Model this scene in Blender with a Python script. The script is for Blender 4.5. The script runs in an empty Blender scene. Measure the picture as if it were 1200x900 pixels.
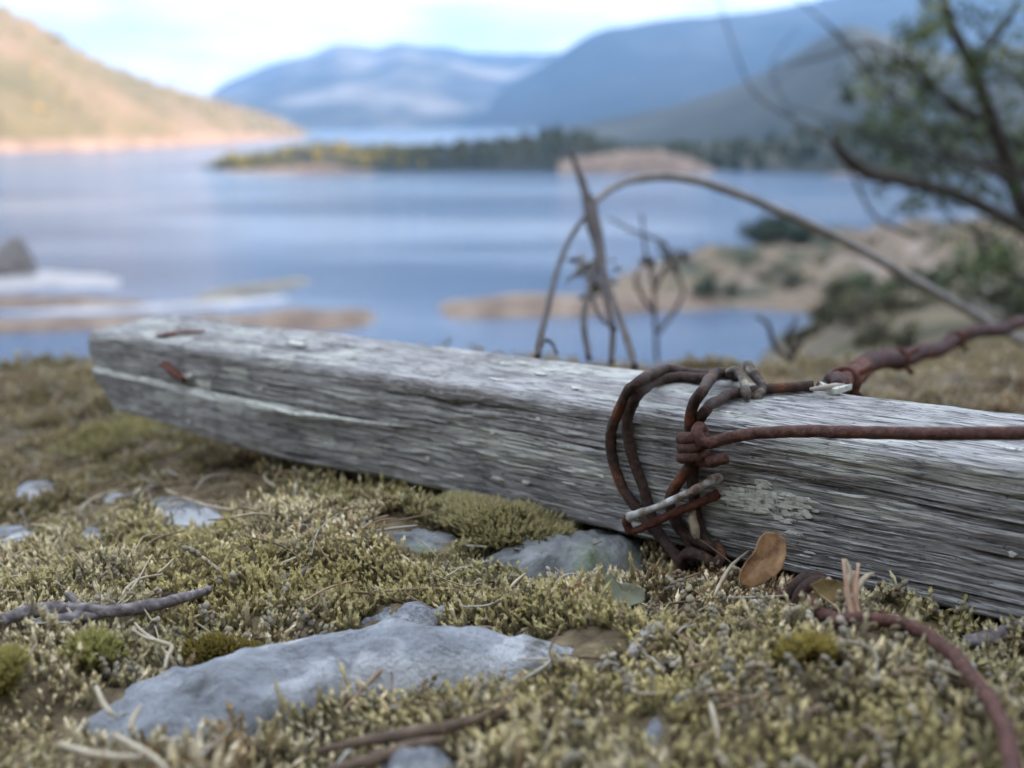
import bpy, math, random
import numpy as np

# ------------------------------------------------------------------ camera, world, sun, exposure
S = bpy.context.scene
COL = S.collection
FPX = 1287.0                                    # focal length in pixels of a 1200 px wide frame
CZ = 0.15                                       # camera height above the moss
PITCH = math.atan(310 / FPX)
FOCUS = 0.352
SUN_EL, SUN_AZ = math.radians(15.0), math.radians(104.0)     # azimuth clockwise from +Y
EXPOSURE = 3.2

cam = bpy.data.cameras.new("camera")
cam.sensor_width = 36.0
cam.lens = 36.0 * FPX / 1200.0
cam.clip_start, cam.clip_end = 0.01, 30000.0
cam.dof.use_dof = True
cam.dof.focus_distance = FOCUS
cam.dof.aperture_fstop = (cam.lens / 1000.0) / 0.0046
cam_ob = bpy.data.objects.new("camera", cam)
COL.objects.link(cam_ob)
cam_ob.location = (0, 0, CZ)
cam_ob.rotation_euler = (math.pi / 2 - PITCH, 0, 0)
S.camera = cam_ob

S.view_settings.view_transform = 'Standard'
S.view_settings.look = 'None'
S.view_settings.gamma = 1.0
S.view_settings.use_curve_mapping = False
S.view_settings.exposure = EXPOSURE
S.cycles.use_denoising = True
S.cycles.max_bounces = 6
S.cycles.diffuse_bounces = 3
S.cycles.glossy_bounces = 3
S.cycles.transparent_max_bounces = 8
S.cycles.volume_bounces = 0
S.cycles.sample_clamp_indirect = 6.0


def nodes_of(tree):
    tree.nodes.clear()
    def N(t, **kw):
        n = tree.nodes.new(t)
        for k, v in kw.items():
            if k in n.inputs:
                n.inputs[k].default_value = v
            else:
                setattr(n, k, v)
        return n
    def LK(a, b):
        tree.links.new(a, b)
    return N, LK


world = bpy.data.worlds.new("World")
S.world = world
world.use_nodes = True
N, LK = nodes_of(world.node_tree)
sky = N('ShaderNodeTexSky')
sky.sky_type = 'NISHITA'
sky.sun_disc = False
sky.sun_elevation = SUN_EL
sky.sun_rotation = SUN_AZ
sky.air_density = 1.0
sky.dust_density = 0.6
sky.ozone_density = 1.5
tc = N('ShaderNodeTexCoord')
sep = N('ShaderNodeSeparateXYZ'); LK(tc.outputs['Generated'], sep.inputs[0])
az = N('ShaderNodeMath', operation='ADD'); LK(sep.outputs['Z'], az.inputs[0]); az.inputs[1].default_value = 0.16
dx = N('ShaderNodeMath', operation='DIVIDE'); LK(sep.outputs['X'], dx.inputs[0]); LK(az.outputs[0], dx.inputs[1])
dy = N('ShaderNodeMath', operation='DIVIDE'); LK(sep.outputs['Y'], dy.inputs[0]); LK(az.outputs[0], dy.inputs[1])
cmb = N('ShaderNodeCombineXYZ'); LK(dx.outputs[0], cmb.inputs[0]); LK(dy.outputs[0], cmb.inputs[1])
cn = N('ShaderNodeTexNoise', Scale=1.3, Detail=6.0, Roughness=0.55, Distortion=0.3)
LK(cmb.outputs[0], cn.inputs['Vector'])
cr = N('ShaderNodeValToRGB')
cr.color_ramp.elements[0].position = 0.33; cr.color_ramp.elements[0].color = (0, 0, 0, 1)
cr.color_ramp.elements[1].position = 0.56; cr.color_ramp.elements[1].color = (1, 1, 1, 1)
LK(cn.outputs['Fac'], cr.inputs[0])
mixc = N('ShaderNodeMix', data_type='RGBA')
low = N('ShaderNodeMix', data_type='RGBA')            # cloud banks low in the sky: soft white with pale blue breaks
LK(cr.outputs[0], low.inputs[0]); low.inputs[6].default_value = (1.00, 1.16, 1.26, 1); low.inputs[7].default_value = (1.75, 1.68, 1.58, 1)
high = N('ShaderNodeMix', data_type='RGBA')           # brighter blue grey sheet overhead
LK(cr.outputs[0], high.inputs[0]); high.inputs[6].default_value = (1.38, 1.52, 1.80, 1); high.inputs[7].default_value = (1.98, 2.04, 2.14, 1)
elv = N('ShaderNodeMapRange'); LK(sep.outputs['Z'], elv.inputs[0]); elv.inputs[1].default_value = 0.22; elv.inputs[2].default_value = 0.75
ccol = N('ShaderNodeMix', data_type='RGBA')
LK(elv.outputs[0], ccol.inputs[0]); LK(low.outputs[2], ccol.inputs[6]); LK(high.outputs[2], ccol.inputs[7])
cmul = N('ShaderNodeMath', operation='MULTIPLY_ADD'); LK(elv.outputs[0], cmul.inputs[0]); cmul.inputs[1].default_value = -0.15; cmul.inputs[2].default_value = 0.97
LK(cmul.outputs[0], mixc.inputs[0]); LK(sky.outputs[0], mixc.inputs[6]); LK(ccol.outputs[2], mixc.inputs[7])
bg = N('ShaderNodeBackground', Strength=0.15)
LK(mixc.outputs[2], bg.inputs['Color'])
wo = N('ShaderNodeOutputWorld'); LK(bg.outputs[0], wo.inputs['Surface'])

sun = bpy.data.lights.new("sun", 'SUN')
sun.energy = 2.0
sun.angle = math.radians(0.5)
sun.color = (1.0, 0.80, 0.60)
sun_ob = bpy.data.objects.new("sun", sun)
COL.objects.link(sun_ob)
sun_ob.location = (60, -20, 80)
sun_ob.rotation_euler = (math.pi / 2 - SUN_EL, 0, math.pi - SUN_AZ)   # -Z of the lamp points away from the sun

# ------------------------------------------------------------------ maths helpers
RNG = np.random.default_rng(7)
cp, sp = math.cos(PITCH), math.sin(PITCH)
CAM = np.array([0, 0, CZ])
FW = np.array([0, cp, -sp]); UP = np.array([0, sp, cp]); RT = np.array([1.0, 0, 0])


def ray(px, py):
    return FW + (px - 600) / FPX * RT + (450 - py) / FPX * UP


def at(px, py, Y):
    """Point seen at photo pixel px, py at horizontal distance Y in front of the camera."""
    r = ray(px, py)
    return CAM + r * (Y / r[1])


def on_plane(px, py, p0, n):
    r = ray(px, py)
    return CAM + r * (np.dot(p0 - CAM, n) / np.dot(r, n))


def sstep(a, b, x):
    t = np.clip((np.asarray(x, float) - a) / (b - a), 0, 1)
    return t * t * (3 - 2 * t)


def plane_z(x, y):
    return 0.033 - 0.105 * y - 0.15 * np.clip(-x - 0.09, 0, 0.17) * sstep(0.28, 0.5, y) * (1 - sstep(0.68, 0.92, y))


def on_ground(px, py, dz=0.0):
    q = on_plane(px, py, np.array([0, 0, 0.033 + dz]), np.array([0, 0.105, 1.0]))
    for _ in range(6):
        q = on_plane(px, py, np.array([0, 0, float(plane_z(q[0], q[1])) + 0.105 * q[1] + dz]), np.array([0, 0.105, 1.0]))
    return q


def hash3(i, j, k, seed):
    i, j, k = np.atleast_1d(i), np.atleast_1d(j), np.atleast_1d(k)
    h = (i.astype(np.int64) * 374761393 + j.astype(np.int64) * 668265263 + k.astype(np.int64) * 2147483647 + seed * 1274126177) & 0xFFFFFFFF
    h = ((h ^ (h >> 13)) * 1274126177) & 0xFFFFFFFF
    h = ((h ^ (h >> 16)) * 2246822519) & 0xFFFFFFFF
    return ((h ^ (h >> 15)) & 0xFFFFFF) / float(0xFFFFFF)


def vnoise(x, y, z=0.0, seed=0):
    x, y, z = np.broadcast_arrays(np.asarray(x, float), np.asarray(y, float), np.asarray(z, float))
    i, j, k = np.floor(x), np.floor(y), np.floor(z)
    fx, fy, fz = x - i, y - j, z - k
    fx = fx * fx * (3 - 2 * fx); fy = fy * fy * (3 - 2 * fy); fz = fz * fz * (3 - 2 * fz)
    r = 0
    for a in (0, 1):
        for b in (0, 1):
            for c in (0, 1):
                w = (fx if a else 1 - fx) * (fy if b else 1 - fy) * (fz if c else 1 - fz)
                r = r + w * hash3(i + a, j + b, k + c, seed)
    return r


def fbm(x, y, z=0.0, seed=0, octs=4, gain=0.5):
    s, a, t = 0.0, 1.0, 0.0
    for o in range(octs):
        s = s + a * vnoise(np.asarray(x) * 2 ** o, np.asarray(y) * 2 ** o, np.asarray(z) * 2 ** o, seed + 31 * o)
        t += a
        a *= gain
    return s / t


def in_poly(x, y, poly):
    r = np.zeros(np.shape(x), bool)
    n = len(poly)
    for i in range(n):
        x1, y1 = poly[i][:2]; x2, y2 = poly[(i + 1) % n][:2]
        c = ((y1 > y) != (y2 > y)) & (x < (x2 - x1) * (y - y1) / (y2 - y1 + 1e-12) + x1)
        r ^= c
    return r


def spline(pts, per=8):
    p = np.array(pts, float)
    q = np.vstack([2 * p[0] - p[1], p, 2 * p[-1] - p[-2]])
    out = []
    for i in range(1, len(q) - 2):
        t = np.linspace(0, 1, per, endpoint=False)[:, None]
        a, b, c, d = q[i - 1], q[i], q[i + 1], q[i + 2]
        out.append(0.5 * (2 * b + (c - a) * t + (2 * a - 5 * b + 4 * c - d) * t * t + (3 * b - a - 3 * c + d) * t ** 3))
    out.append(p[-1:])
    return np.vstack(out)


# ------------------------------------------------------------------ mesh helpers
class MB:
    """Collects vertices and faces and links them as one mesh object."""
    def __init__(self):
        self.v, self.f, self.c, self.n = [], {}, [], 0
        self.uv = None

    def add(self, v, f, col=None):
        v = np.asarray(v, float); f = np.asarray(f, np.int64)
        self.v.append(v)
        self.f.setdefault(f.shape[1], []).append(f + self.n)
        c = np.ones((len(v), 4)) if col is None else np.asarray(col, float)
        if c.ndim == 1:
            c = np.tile(np.append(c[:3], 1.0), (len(v), 1))
        elif c.shape[1] == 3:
            c = np.hstack([c, np.ones((len(c), 1))])
        self.c.append(c)
        self.n += len(v)

    def build(self, name, mat, parent=None, smooth=True, origin=None, uv=None):
        v = np.vstack(self.v)
        if origin is not None:
            v = v - np.asarray(origin)
        me = bpy.data.meshes.new(name)
        loops, starts, tot = [], [], 0
        for k, fl in self.f.items():
            a = np.vstack(fl)
            loops.append(a.ravel()); starts.append(tot + np.arange(len(a)) * k)
            tot += a.size
        lp = np.concatenate(loops).astype(np.int32); st = np.concatenate(starts).astype(np.int32)
        me.vertices.add(len(v)); me.vertices.foreach_set('co', v.astype(np.float32).ravel())
        me.loops.add(len(lp)); me.loops.foreach_set('vertex_index', lp)
        me.polygons.add(len(st)); me.polygons.foreach_set('loop_start', st)
        me.update(calc_edges=True)
        me.validate()
        if len(me.polygons) == len(st):
            me.polygons.foreach_set('use_smooth', np.full(len(st), smooth))
        at_ = me.color_attributes.new('tint', 'FLOAT_COLOR', 'POINT')
        at_.data.foreach_set('color', np.vstack(self.c).astype(np.float32).ravel())
        if uv is not None:
            ul = me.uv_layers.new(name='grain')
            ul.data.foreach_set('uv', uv[lp].astype(np.float32).ravel())
        me.materials.append(mat)
        o = bpy.data.objects.new(name, me)
        COL.objects.link(o)
        if origin is not None:
            o.location = origin
        if parent is not None:
            o.parent = parent
        return o


def tag(o, label=None, cat=None, group=None, kind=None):
    if label: o['label'] = label
    if cat: o['category'] = cat
    if group: o['group'] = group
    if kind: o['kind'] = kind
    return o


def empty(name, loc=(0, 0, 0)):
    o = bpy.data.objects.new(name, None)
    o.empty_display_size = 0.02
    o.location = loc
    COL.objects.link(o)
    return o


def part(mb, name, mat, root, smooth=True):
    """A mesh given in world coordinates, parented to an unrotated Empty."""
    return mb.build(name, mat, root, smooth, origin=None) if np.allclose(root.location, 0) else _part(mb, name, mat, root, smooth)


def _part(mb, name, mat, root, smooth):
    l = np.array(root.location)
    mb.v = [x - l for x in mb.v]
    return mb.build(name, mat, root, smooth)


def tube(mb, path, rad, seg=10, col=None, rough=0.0, seed=0, flat=1.0):
    p = np.asarray(path, float); n = len(p)
    r = np.full(n, rad, float) if np.isscalar(rad) else np.interp(np.linspace(0, 1, n), np.linspace(0, 1, len(rad)), rad)
    t = np.gradient(p, axis=0); t /= np.linalg.norm(t, axis=1)[:, None] + 1e-12
    u = np.cross(t[0], [0.13, 0.27, 0.95]); u /= np.linalg.norm(u)
    ang = np.linspace(0, 2 * np.pi, seg, endpoint=False)
    rings = np.zeros((n, seg, 3))
    for i in range(n):
        u = u - t[i] * np.dot(u, t[i]); u /= np.linalg.norm(u) + 1e-12
        w = np.cross(t[i], u)
        rings[i] = p[i] + r[i] * (np.cos(ang)[:, None] * u + flat * np.sin(ang)[:, None] * w)
    if rough:
        s = np.median(r) * 1.6
        q = rings.reshape(-1, 3) / s
        d = (fbm(q[:, 0] + seed * 7.3, q[:, 1], q[:, 2], seed, 3) - 0.5) * 2 * rough
        c = np.repeat(p, seg, 0)
        rings = (c + (rings.reshape(-1, 3) - c) * (1 + d[:, None])).reshape(n, seg, 3)
    v = np.vstack([rings.reshape(-1, 3), p[0] - t[0] * r[0] * 0.12, p[-1] + t[-1] * r[-1] * 0.12])
    i = np.arange(n - 1)[:, None]; j = np.arange(seg)[None]
    a = i * seg + j; b = i * seg + (j + 1) % seg
    f = np.stack([a, b, b + seg, a + seg], -1).reshape(-1, 4)
    mb.add(v, f, col)
    js = np.arange(seg)
    cap = np.vstack([np.stack([np.full(seg, n * seg), (js + 1) % seg, js], 1),
                     np.stack([np.full(seg, n * seg + 1), (n - 1) * seg + js, (n - 1) * seg + (js + 1) % seg], 1)])
    mb.f.setdefault(3, []).append(cap + mb.n - len(v))


def grid_faces(nu, nv, wrap=False):
    i = np.arange(nu - 1)[:, None]; j = np.arange(nv if wrap else nv - 1)[None]
    a = i * nv + j; b = i * nv + (j + 1) % nv
    return np.stack([a, b, b + nv, a + nv], -1).reshape(-1, 4)


# ------------------------------------------------------------------ materials
def mat_new(name):
    m = bpy.data.materials.new(name)
    m.use_nodes = True
    return m


def ramp(N, stops):
    r = N('ShaderNodeValToRGB')
    e = r.color_ramp.elements
    while len(e) < len(stops):
        e.new(0.5)
    for k, (p, c) in enumerate(stops):
        e[k].position = p
        e[k].color = (*c, 1)
    return r


def noise_mat(name, stops, scale=8.0, detail=6.0, rough=0.85, bump=0.0, bscale=None, bdist=0.01, spec=0.3,
              coord='Object', second=None, third=None, tint=False, stretch=None, transl=0.0):
    """Noise coloured surface; second = (scale, lo, hi, colour) lays patches of another colour over it."""
    m = mat_new(name)
    N, LK = nodes_of(m.node_tree)
    tc = N('ShaderNodeTexCoord')
    src = tc.outputs[coord]
    if stretch:
        mp = N('ShaderNodeMapping'); LK(src, mp.inputs[0]); mp.inputs['Scale'].default_value = stretch
        src = mp.outputs[0]
    n1 = N('ShaderNodeTexNoise', Scale=scale, Detail=detail, Roughness=0.6); LK(src, n1.inputs['Vector'])
    r = ramp(N, stops); LK(n1.outputs['Fac'], r.inputs[0])
    c = r.outputs[0]
    if second:
        n2 = N('ShaderNodeTexNoise', Scale=second[0], Detail=5.0, Roughness=0.6); LK(src, n2.inputs['Vector'])
        mr = N('ShaderNodeMapRange'); LK(n2.outputs['Fac'], mr.inputs[0])
        mr.inputs[1].default_value = second[1]; mr.inputs[2].default_value = second[2]
        mx = N('ShaderNodeMix', data_type='RGBA'); LK(mr.outputs[0], mx.inputs[0]); LK(c, mx.inputs[6]); mx.inputs[7].default_value = (*second[3], 1)
        c = mx.outputs[2]
    if third:
        n4 = N('ShaderNodeTexNoise', Scale=third[0], Detail=6.0, Roughness=0.65); LK(src, n4.inputs['Vector'])
        mr4 = N('ShaderNodeMapRange'); LK(n4.outputs['Fac'], mr4.inputs[0])
        mr4.inputs[1].default_value = third[1]; mr4.inputs[2].default_value = third[2]
        mx4 = N('ShaderNodeMix', data_type='RGBA'); LK(mr4.outputs[0], mx4.inputs[0]); LK(c, mx4.inputs[6]); mx4.inputs[7].default_value = (*third[3], 1)
        c = mx4.outputs[2]
    if tint:
        a = N('ShaderNodeAttribute', attribute_name='tint')
        mx = N('ShaderNodeMix', data_type='RGBA', blend_type='MULTIPLY'); mx.inputs[0].default_value = 1
        LK(c, mx.inputs[6]); LK(a.outputs['Color'], mx.inputs[7]); c = mx.outputs[2]
    b = N('ShaderNodeBsdfPrincipled', Roughness=rough)
    b.inputs['Specular IOR Level'].default_value = spec
    LK(c, b.inputs['Base Color'])
    if bump:
        n3 = N('ShaderNodeTexNoise', Scale=bscale or scale * 4, Detail=8.0, Roughness=0.65); LK(src, n3.inputs['Vector'])
        bp = N('ShaderNodeBump', Strength=bump, Distance=bdist); LK(n3.outputs['Fac'], bp.inputs['Height'])
        LK(bp.outputs[0], b.inputs['Normal'])
    out = N('ShaderNodeOutputMaterial')
    if transl:
        tr = N('ShaderNodeBsdfTranslucent'); LK(c, tr.inputs['Color'])
        ms = N('ShaderNodeMixShader'); ms.inputs[0].default_value = transl
        LK(b.outputs[0], ms.inputs[1]); LK(tr.outputs[0], ms.inputs[2]); LK(ms.outputs[0], out.inputs['Surface'])
    else:
        LK(b.outputs[0], out.inputs['Surface'])
    return m


M = {}
M['rock'] = noise_mat('rock', [(0.30, (0.13, 0.135, 0.14)), (0.42, (0.34, 0.36, 0.39)), (0.58, (0.46, 0.49, 0.54)), (0.75, (0.66, 0.69, 0.73))],
                      scale=75, detail=10, rough=0.8, bump=1.0, bscale=480, bdist=0.0060, second=(34, 0.57, 0.66, (0.20, 0.205, 0.18)), third=(21, 0.50, 0.57, (0.74, 0.76, 0.79)))
M['dark_rock'] = noise_mat('dark_rock', [(0.3, (0.06, 0.065, 0.065)), (0.5, (0.17, 0.18, 0.18)), (0.7, (0.34, 0.35, 0.36))],
                           scale=45, detail=9, rough=0.8, bump=0.9, bscale=220, bdist=0.002, second=(30, 0.55, 0.66, (0.13, 0.17, 0.10)))
M['pebble'] = noise_mat('pebble', [(0.3, (0.24, 0.21, 0.17)), (0.7, (0.40, 0.36, 0.30))], scale=60, bump=0.5, bscale=300, bdist=0.001)
M['far_rock'] = noise_mat('far_rock', [(0.3, (0.10, 0.09, 0.08)), (0.7, (0.28, 0.25, 0.23))], scale=1.2, bump=0.6, bscale=3, bdist=0.3)
M['moss'] = noise_mat('moss', [(0.3, (0.86, 0.84, 0.80)), (0.7, (1.0, 1.0, 1.0))], scale=300, detail=2, rough=0.9, spec=0.15, tint=True, transl=0.35)
M['litter'] = noise_mat('litter', [(0.3, (0.75, 0.72, 0.68)), (0.7, (1, 1, 1))], scale=400, detail=3, rough=0.75, tint=True)
M['bark'] = noise_mat('bark', [(0.3, (0.06, 0.05, 0.05)), (0.55, (0.18, 0.155, 0.155)), (0.75, (0.36, 0.34, 0.33))], scale=380, detail=6, bump=0.8, bscale=500, bdist=0.001)
M['stem'] = noise_mat('stem', [(0.3, (0.03, 0.026, 0.026)), (0.7, (0.09, 0.075, 0.07))], scale=60, bump=0.5, bscale=200, bdist=0.001)
M['grey_stem'] = noise_mat('grey_stem', [(0.3, (0.18, 0.175, 0.175)), (0.7, (0.34, 0.32, 0.31))], scale=60, bump=0.5, bscale=200, bdist=0.001)
M['dry_leaf'] = noise_mat('dry_leaf', [(0.34, (0.10, 0.05, 0.025)), (0.50, (0.30, 0.17, 0.08)), (0.68, (0.46, 0.31, 0.17))], scale=150, rough=0.6, bump=0.5, bscale=260, bdist=0.0008, transl=0.2)
M['ochre_leaf'] = noise_mat('ochre_leaf', [(0.3, (0.13, 0.09, 0.035)), (0.7, (0.28, 0.20, 0.08))], scale=110, rough=0.7, bump=0.4, bscale=260, bdist=0.0008, transl=0.2)
M['grey_leaf'] = noise_mat('grey_leaf', [(0.3, (0.16, 0.17, 0.12)), (0.6, (0.27, 0.28, 0.20)), (0.8, (0.32, 0.20, 0.12))], scale=70, rough=0.7, bump=0.4, bscale=260, bdist=0.0008, transl=0.2)
M['bark_strip'] = noise_mat('bark_strip', [(0.3, (0.07, 0.05, 0.035)), (0.6, (0.17, 0.12, 0.085)), (0.8, (0.26, 0.20, 0.15))], scale=150, detail=6, bump=0.8, bscale=400, bdist=0.001)
M['straw'] = noise_mat('straw', [(0.3, (0.25, 0.20, 0.13)), (0.7, (0.45, 0.39, 0.29))], scale=200, detail=3, rough=0.6)
M['red_straw'] = noise_mat('red_straw', [(0.3, (0.30, 0.17, 0.11)), (0.6, (0.50, 0.34, 0.24)), (0.8, (0.62, 0.52, 0.42))], scale=120, detail=3, rough=0.6)
M['pine_leaf'] = noise_mat('pine_leaf', [(0.3, (0.035, 0.06, 0.025)), (0.7, (0.09, 0.125, 0.05))], scale=3, rough=0.8, transl=0.25, tint=True)
M['tree_bark'] = noise_mat('tree_bark', [(0.3, (0.04, 0.035, 0.035)), (0.7, (0.13, 0.11, 0.10))], scale=30, bump=0.8, bscale=60, bdist=0.01)
M['forest'] = noise_mat('forest', [(0.3, (0.05, 0.055, 0.022)), (0.5, (0.10, 0.095, 0.035)), (0.7, (0.17, 0.14, 0.06))], scale=0.12, detail=3, tint=True)
M['shrub'] = noise_mat('shrub', [(0.3, (0.02, 0.035, 0.025)), (0.7, (0.05, 0.07, 0.045))], scale=1.0, tint=True)
M['sandbar'] = noise_mat('sandbar', [(0.3, (0.10, 0.07, 0.055)), (0.5, (0.20, 0.14, 0.10)), (0.7, (0.32, 0.25, 0.19))], scale=0.35, detail=4, bump=0.4, bscale=2, bdist=0.2)
M['reed'] = noise_mat('reed', [(0.3, (0.16, 0.14, 0.11)), (0.7, (0.28, 0.25, 0.20))], scale=0.4, detail=4, bump=0.4, bscale=2, bdist=0.2)


M['mud_glint'] = noise_mat('mud_glint', [(0.35, (0.20, 0.18, 0.18)), (0.65, (0.40, 0.38, 0.38))], scale=0.2, detail=5, rough=0.45)  # pale mud tone that also paints bright reflections on the water
M['bay_land'] = noise_mat('bay_land', [(0.34, (0.04, 0.045, 0.035)), (0.43, (0.10, 0.095, 0.06)), (0.50, (0.23, 0.165, 0.105)), (0.56, (0.11, 0.09, 0.07)), (0.62, (0.26, 0.19, 0.13)), (0.70, (0.34, 0.32, 0.31))], scale=0.2, detail=5, bump=0.5, bscale=0.9, bdist=0.4)


def rust_mat(name, base, orange, thr=0.56):
    m = mat_new(name)
    N, LK = nodes_of(m.node_tree)
    tc = N('ShaderNodeTexCoord')
    n1 = N('ShaderNodeTexNoise', Scale=420.0, Detail=8.0, Roughness=0.68); LK(tc.outputs['Object'], n1.inputs['Vector'])
    r1 = ramp(N, [(0.3, tuple(0.45 * x for x in base)), (0.52, base), (0.72, tuple(min(1, 2.1 * x) for x in base))]); LK(n1.outputs['Fac'], r1.inputs[0])
    n2 = N('ShaderNodeTexNoise', Scale=55.0, Detail=6.0, Roughness=0.7); LK(tc.outputs['Object'], n2.inputs['Vector'])
    mr = N('ShaderNodeMapRange'); LK(n2.outputs['Fac'], mr.inputs[0]); mr.inputs[1].default_value = thr; mr.inputs[2].default_value = thr + 0.09
    a = N('ShaderNodeAttribute', attribute_name='tint')                # red channel of tint: how far the scale has flaked off to orange rust
    sp_ = N('ShaderNodeSeparateColor'); LK(a.outputs['Color'], sp_.inputs[0])
    inv = N('ShaderNodeMath', operation='SUBTRACT'); inv.inputs[0].default_value = 1.0; LK(sp_.outputs[0], inv.inputs[1])
    mxf = N('ShaderNodeMath', operation='MAXIMUM'); LK(mr.outputs[0], mxf.inputs[0]); LK(inv.outputs[0], mxf.inputs[1])
    mx = N('ShaderNodeMix', data_type='RGBA'); LK(mxf.outputs[0], mx.inputs[0]); LK(r1.outputs[0], mx.inputs[6])
    r2 = ramp(N, [(0.3, tuple(0.4 * x for x in orange)), (0.7, orange)]); LK(n1.outputs['Fac'], r2.inputs[0]); LK(r2.outputs[0], mx.inputs[7])
    b = N('ShaderNodeBsdfPrincipled', Roughness=0.66); b.inputs['Specular IOR Level'].default_value = 0.3
    LK(mx.outputs[2], b.inputs['Base Color'])
    bp = N('ShaderNodeBump', Strength=0.9, Distance=0.0014); LK(n1.outputs['Fac'], bp.inputs['Height']); LK(bp.outputs[0], b.inputs['Normal'])
    o = N('ShaderNodeOutputMaterial'); LK(b.outputs[0], o.inputs['Surface'])
    return m


M['rust'] = rust_mat('rust', (0.046, 0.026, 0.020), (0.24, 0.085, 0.035), 0.57)
M['strand'] = rust_mat('strand_rust', (0.088, 0.038, 0.029), (0.24, 0.085, 0.04), 0.58)
M['red_rust'] = rust_mat('red_rust', (0.045, 0.018, 0.017), (0.24, 0.075, 0.035), 0.60)
M['zinc'] = noise_mat('zinc', [(0.38, (0.12, 0.06, 0.035)), (0.48, (0.27, 0.255, 0.235)), (0.66, (0.50, 0.51, 0.50))], scale=170, detail=7, rough=0.5, bump=0.4, bscale=400, bdist=0.0005)
M['lichen_wire'] = noise_mat('lichen_wire', [(0.38, (0.035, 0.024, 0.022)), (0.52, (0.10, 0.085, 0.07)), (0.68, (0.34, 0.32, 0.26))], scale=160, detail=6, bump=0.6, bscale=400, bdist=0.0008)


def wood_mat():
    m = mat_new('weathered_wood')
    N, LK = nodes_of(m.node_tree)
    uv = N('ShaderNodeUVMap', uv_map='grain')
    def sn(sx, sy, det, ro=0.6, off=0.0, dist=0.0):
        mp = N('ShaderNodeMapping'); LK(uv.outputs[0], mp.inputs[0]); mp.inputs['Scale'].default_value = (sx, sy, 1); mp.inputs['Location'].default_value = (off, off * 0.7, 0)
        n = N('ShaderNodeTexNoise', Scale=1.0, Detail=det, Roughness=ro, Distortion=dist); n.noise_dimensions = '2D'
        LK(mp.outputs[0], n.inputs['Vector'])
        return n.outputs['Fac']
    fine = sn(48, 2100, 4.0, 0.6, 3.1)
    mid = sn(20, 640, 5.0, 0.62, 7.7, 0.15)
    patch = sn(14, 60, 5.0, 0.6, 1.3)
    speck = sn(300, 520, 4.0, 0.6, 9.0)
    split = sn(34, 1350, 3.0, 0.55, 17.0)
    flake = sn(150, 900, 4.0, 0.6, 23.0)
    at_ = N('ShaderNodeAttribute', attribute_name='tint')
    spc = N('ShaderNodeSeparateColor'); LK(at_.outputs['Color'], spc.inputs[0])      # R: height of the ridge, G: pale paint remnant and sky-lit ledge, B: brown stain and front-face shade
    # ridge/groove mix
    s1 = N('ShaderNodeMath', operation='MULTIPLY_ADD'); LK(fine, s1.inputs[0]); s1.inputs[1].default_value = 0.62
    s2 = N('ShaderNodeMath', operation='MULTIPLY_ADD'); LK(mid, s2.inputs[0]); s2.inputs[1].default_value = 0.24; s2.inputs[2].default_value = 0.02
    LK(s2.outputs[0], s1.inputs[2])
    s3 = N('ShaderNodeMath', operation='MULTIPLY_ADD'); LK(spc.outputs[0], s3.inputs[0]); s3.inputs[1].default_value = 0.30; LK(s1.outputs[0], s3.inputs[2])
    r = ramp(N, [(0.36, (0.06, 0.056, 0.054)), (0.46, (0.20, 0.193, 0.187)), (0.57, (0.36, 0.355, 0.35)), (0.72, (0.56, 0.56, 0.56))])
    LK(s3.outputs[0], r.inputs[0])
    # brown / greenish stain
    mb_ = N('ShaderNodeMapRange'); LK(patch, mb_.inputs[0]); mb_.inputs[1].default_value = 0.46; mb_.inputs[2].default_value = 0.72; mb_.inputs[4].default_value = 0.75
    ad = N('ShaderNodeMath', operation='MAXIMUM'); LK(mb_.outputs[0], ad.inputs[0]); LK(spc.outputs[2], ad.inputs[1])
    mx = N('ShaderNodeMix', data_type='RGBA', blend_type='MULTIPLY'); LK(ad.outputs[0], mx.inputs[0]); LK(r.outputs[0], mx.inputs[6]); mx.inputs[7].default_value = (0.62, 0.575, 0.55, 1)
    # old pale paint in patches, and the ledge coloured pale as sky-lit
    gp = N('ShaderNodeMath', operation='MULTIPLY'); LK(spc.outputs[1], gp.inputs[0]); LK(s3.outputs[0], gp.inputs[1])
    mg = N('ShaderNodeMapRange'); LK(gp.outputs[0], mg.inputs[0]); mg.inputs[1].default_value = 0.13; mg.inputs[2].default_value = 0.36
    mx2 = N('ShaderNodeMix', data_type='RGBA'); LK(mg.outputs[0], mx2.inputs[0]); LK(mx.outputs[2], mx2.inputs[6]); mx2.inputs[7].default_value = (0.60, 0.61, 0.555, 1)
    # fine open splits along the fibre, and lighter raised flakes
    sa1 = N('ShaderNodeMath', operation='SUBTRACT'); LK(split, sa1.inputs[0]); sa1.inputs[1].default_value = 0.5
    sa2 = N('ShaderNodeMath', operation='ABSOLUTE'); LK(sa1.outputs[0], sa2.inputs[0])
    sl_ = N('ShaderNodeMapRange'); LK(sa2.outputs[0], sl_.inputs[0]); sl_.inputs[1].default_value = 0.0; sl_.inputs[2].default_value = 0.040; sl_.inputs[3].default_value = 0.92; sl_.inputs[4].default_value = 0.0
    fk = N('ShaderNodeMapRange'); LK(flake, fk.inputs[0]); fk.inputs[1].default_value = 0.60; fk.inputs[2].default_value = 0.68; fk.inputs[4].default_value = 0.85
    mxf = N('ShaderNodeMix', data_type='RGBA'); LK(fk.outputs[0], mxf.inputs[0]); LK(mx2.outputs[2], mxf.inputs[6]); mxf.inputs[7].default_value = (0.50, 0.51, 0.50, 1)
    mxs = N('ShaderNodeMix', data_type='RGBA'); LK(sl_.outputs[0], mxs.inputs[0]); LK(mxf.outputs[2], mxs.inputs[6]); mxs.inputs[7].default_value = (0.03, 0.028, 0.027, 1)
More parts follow.
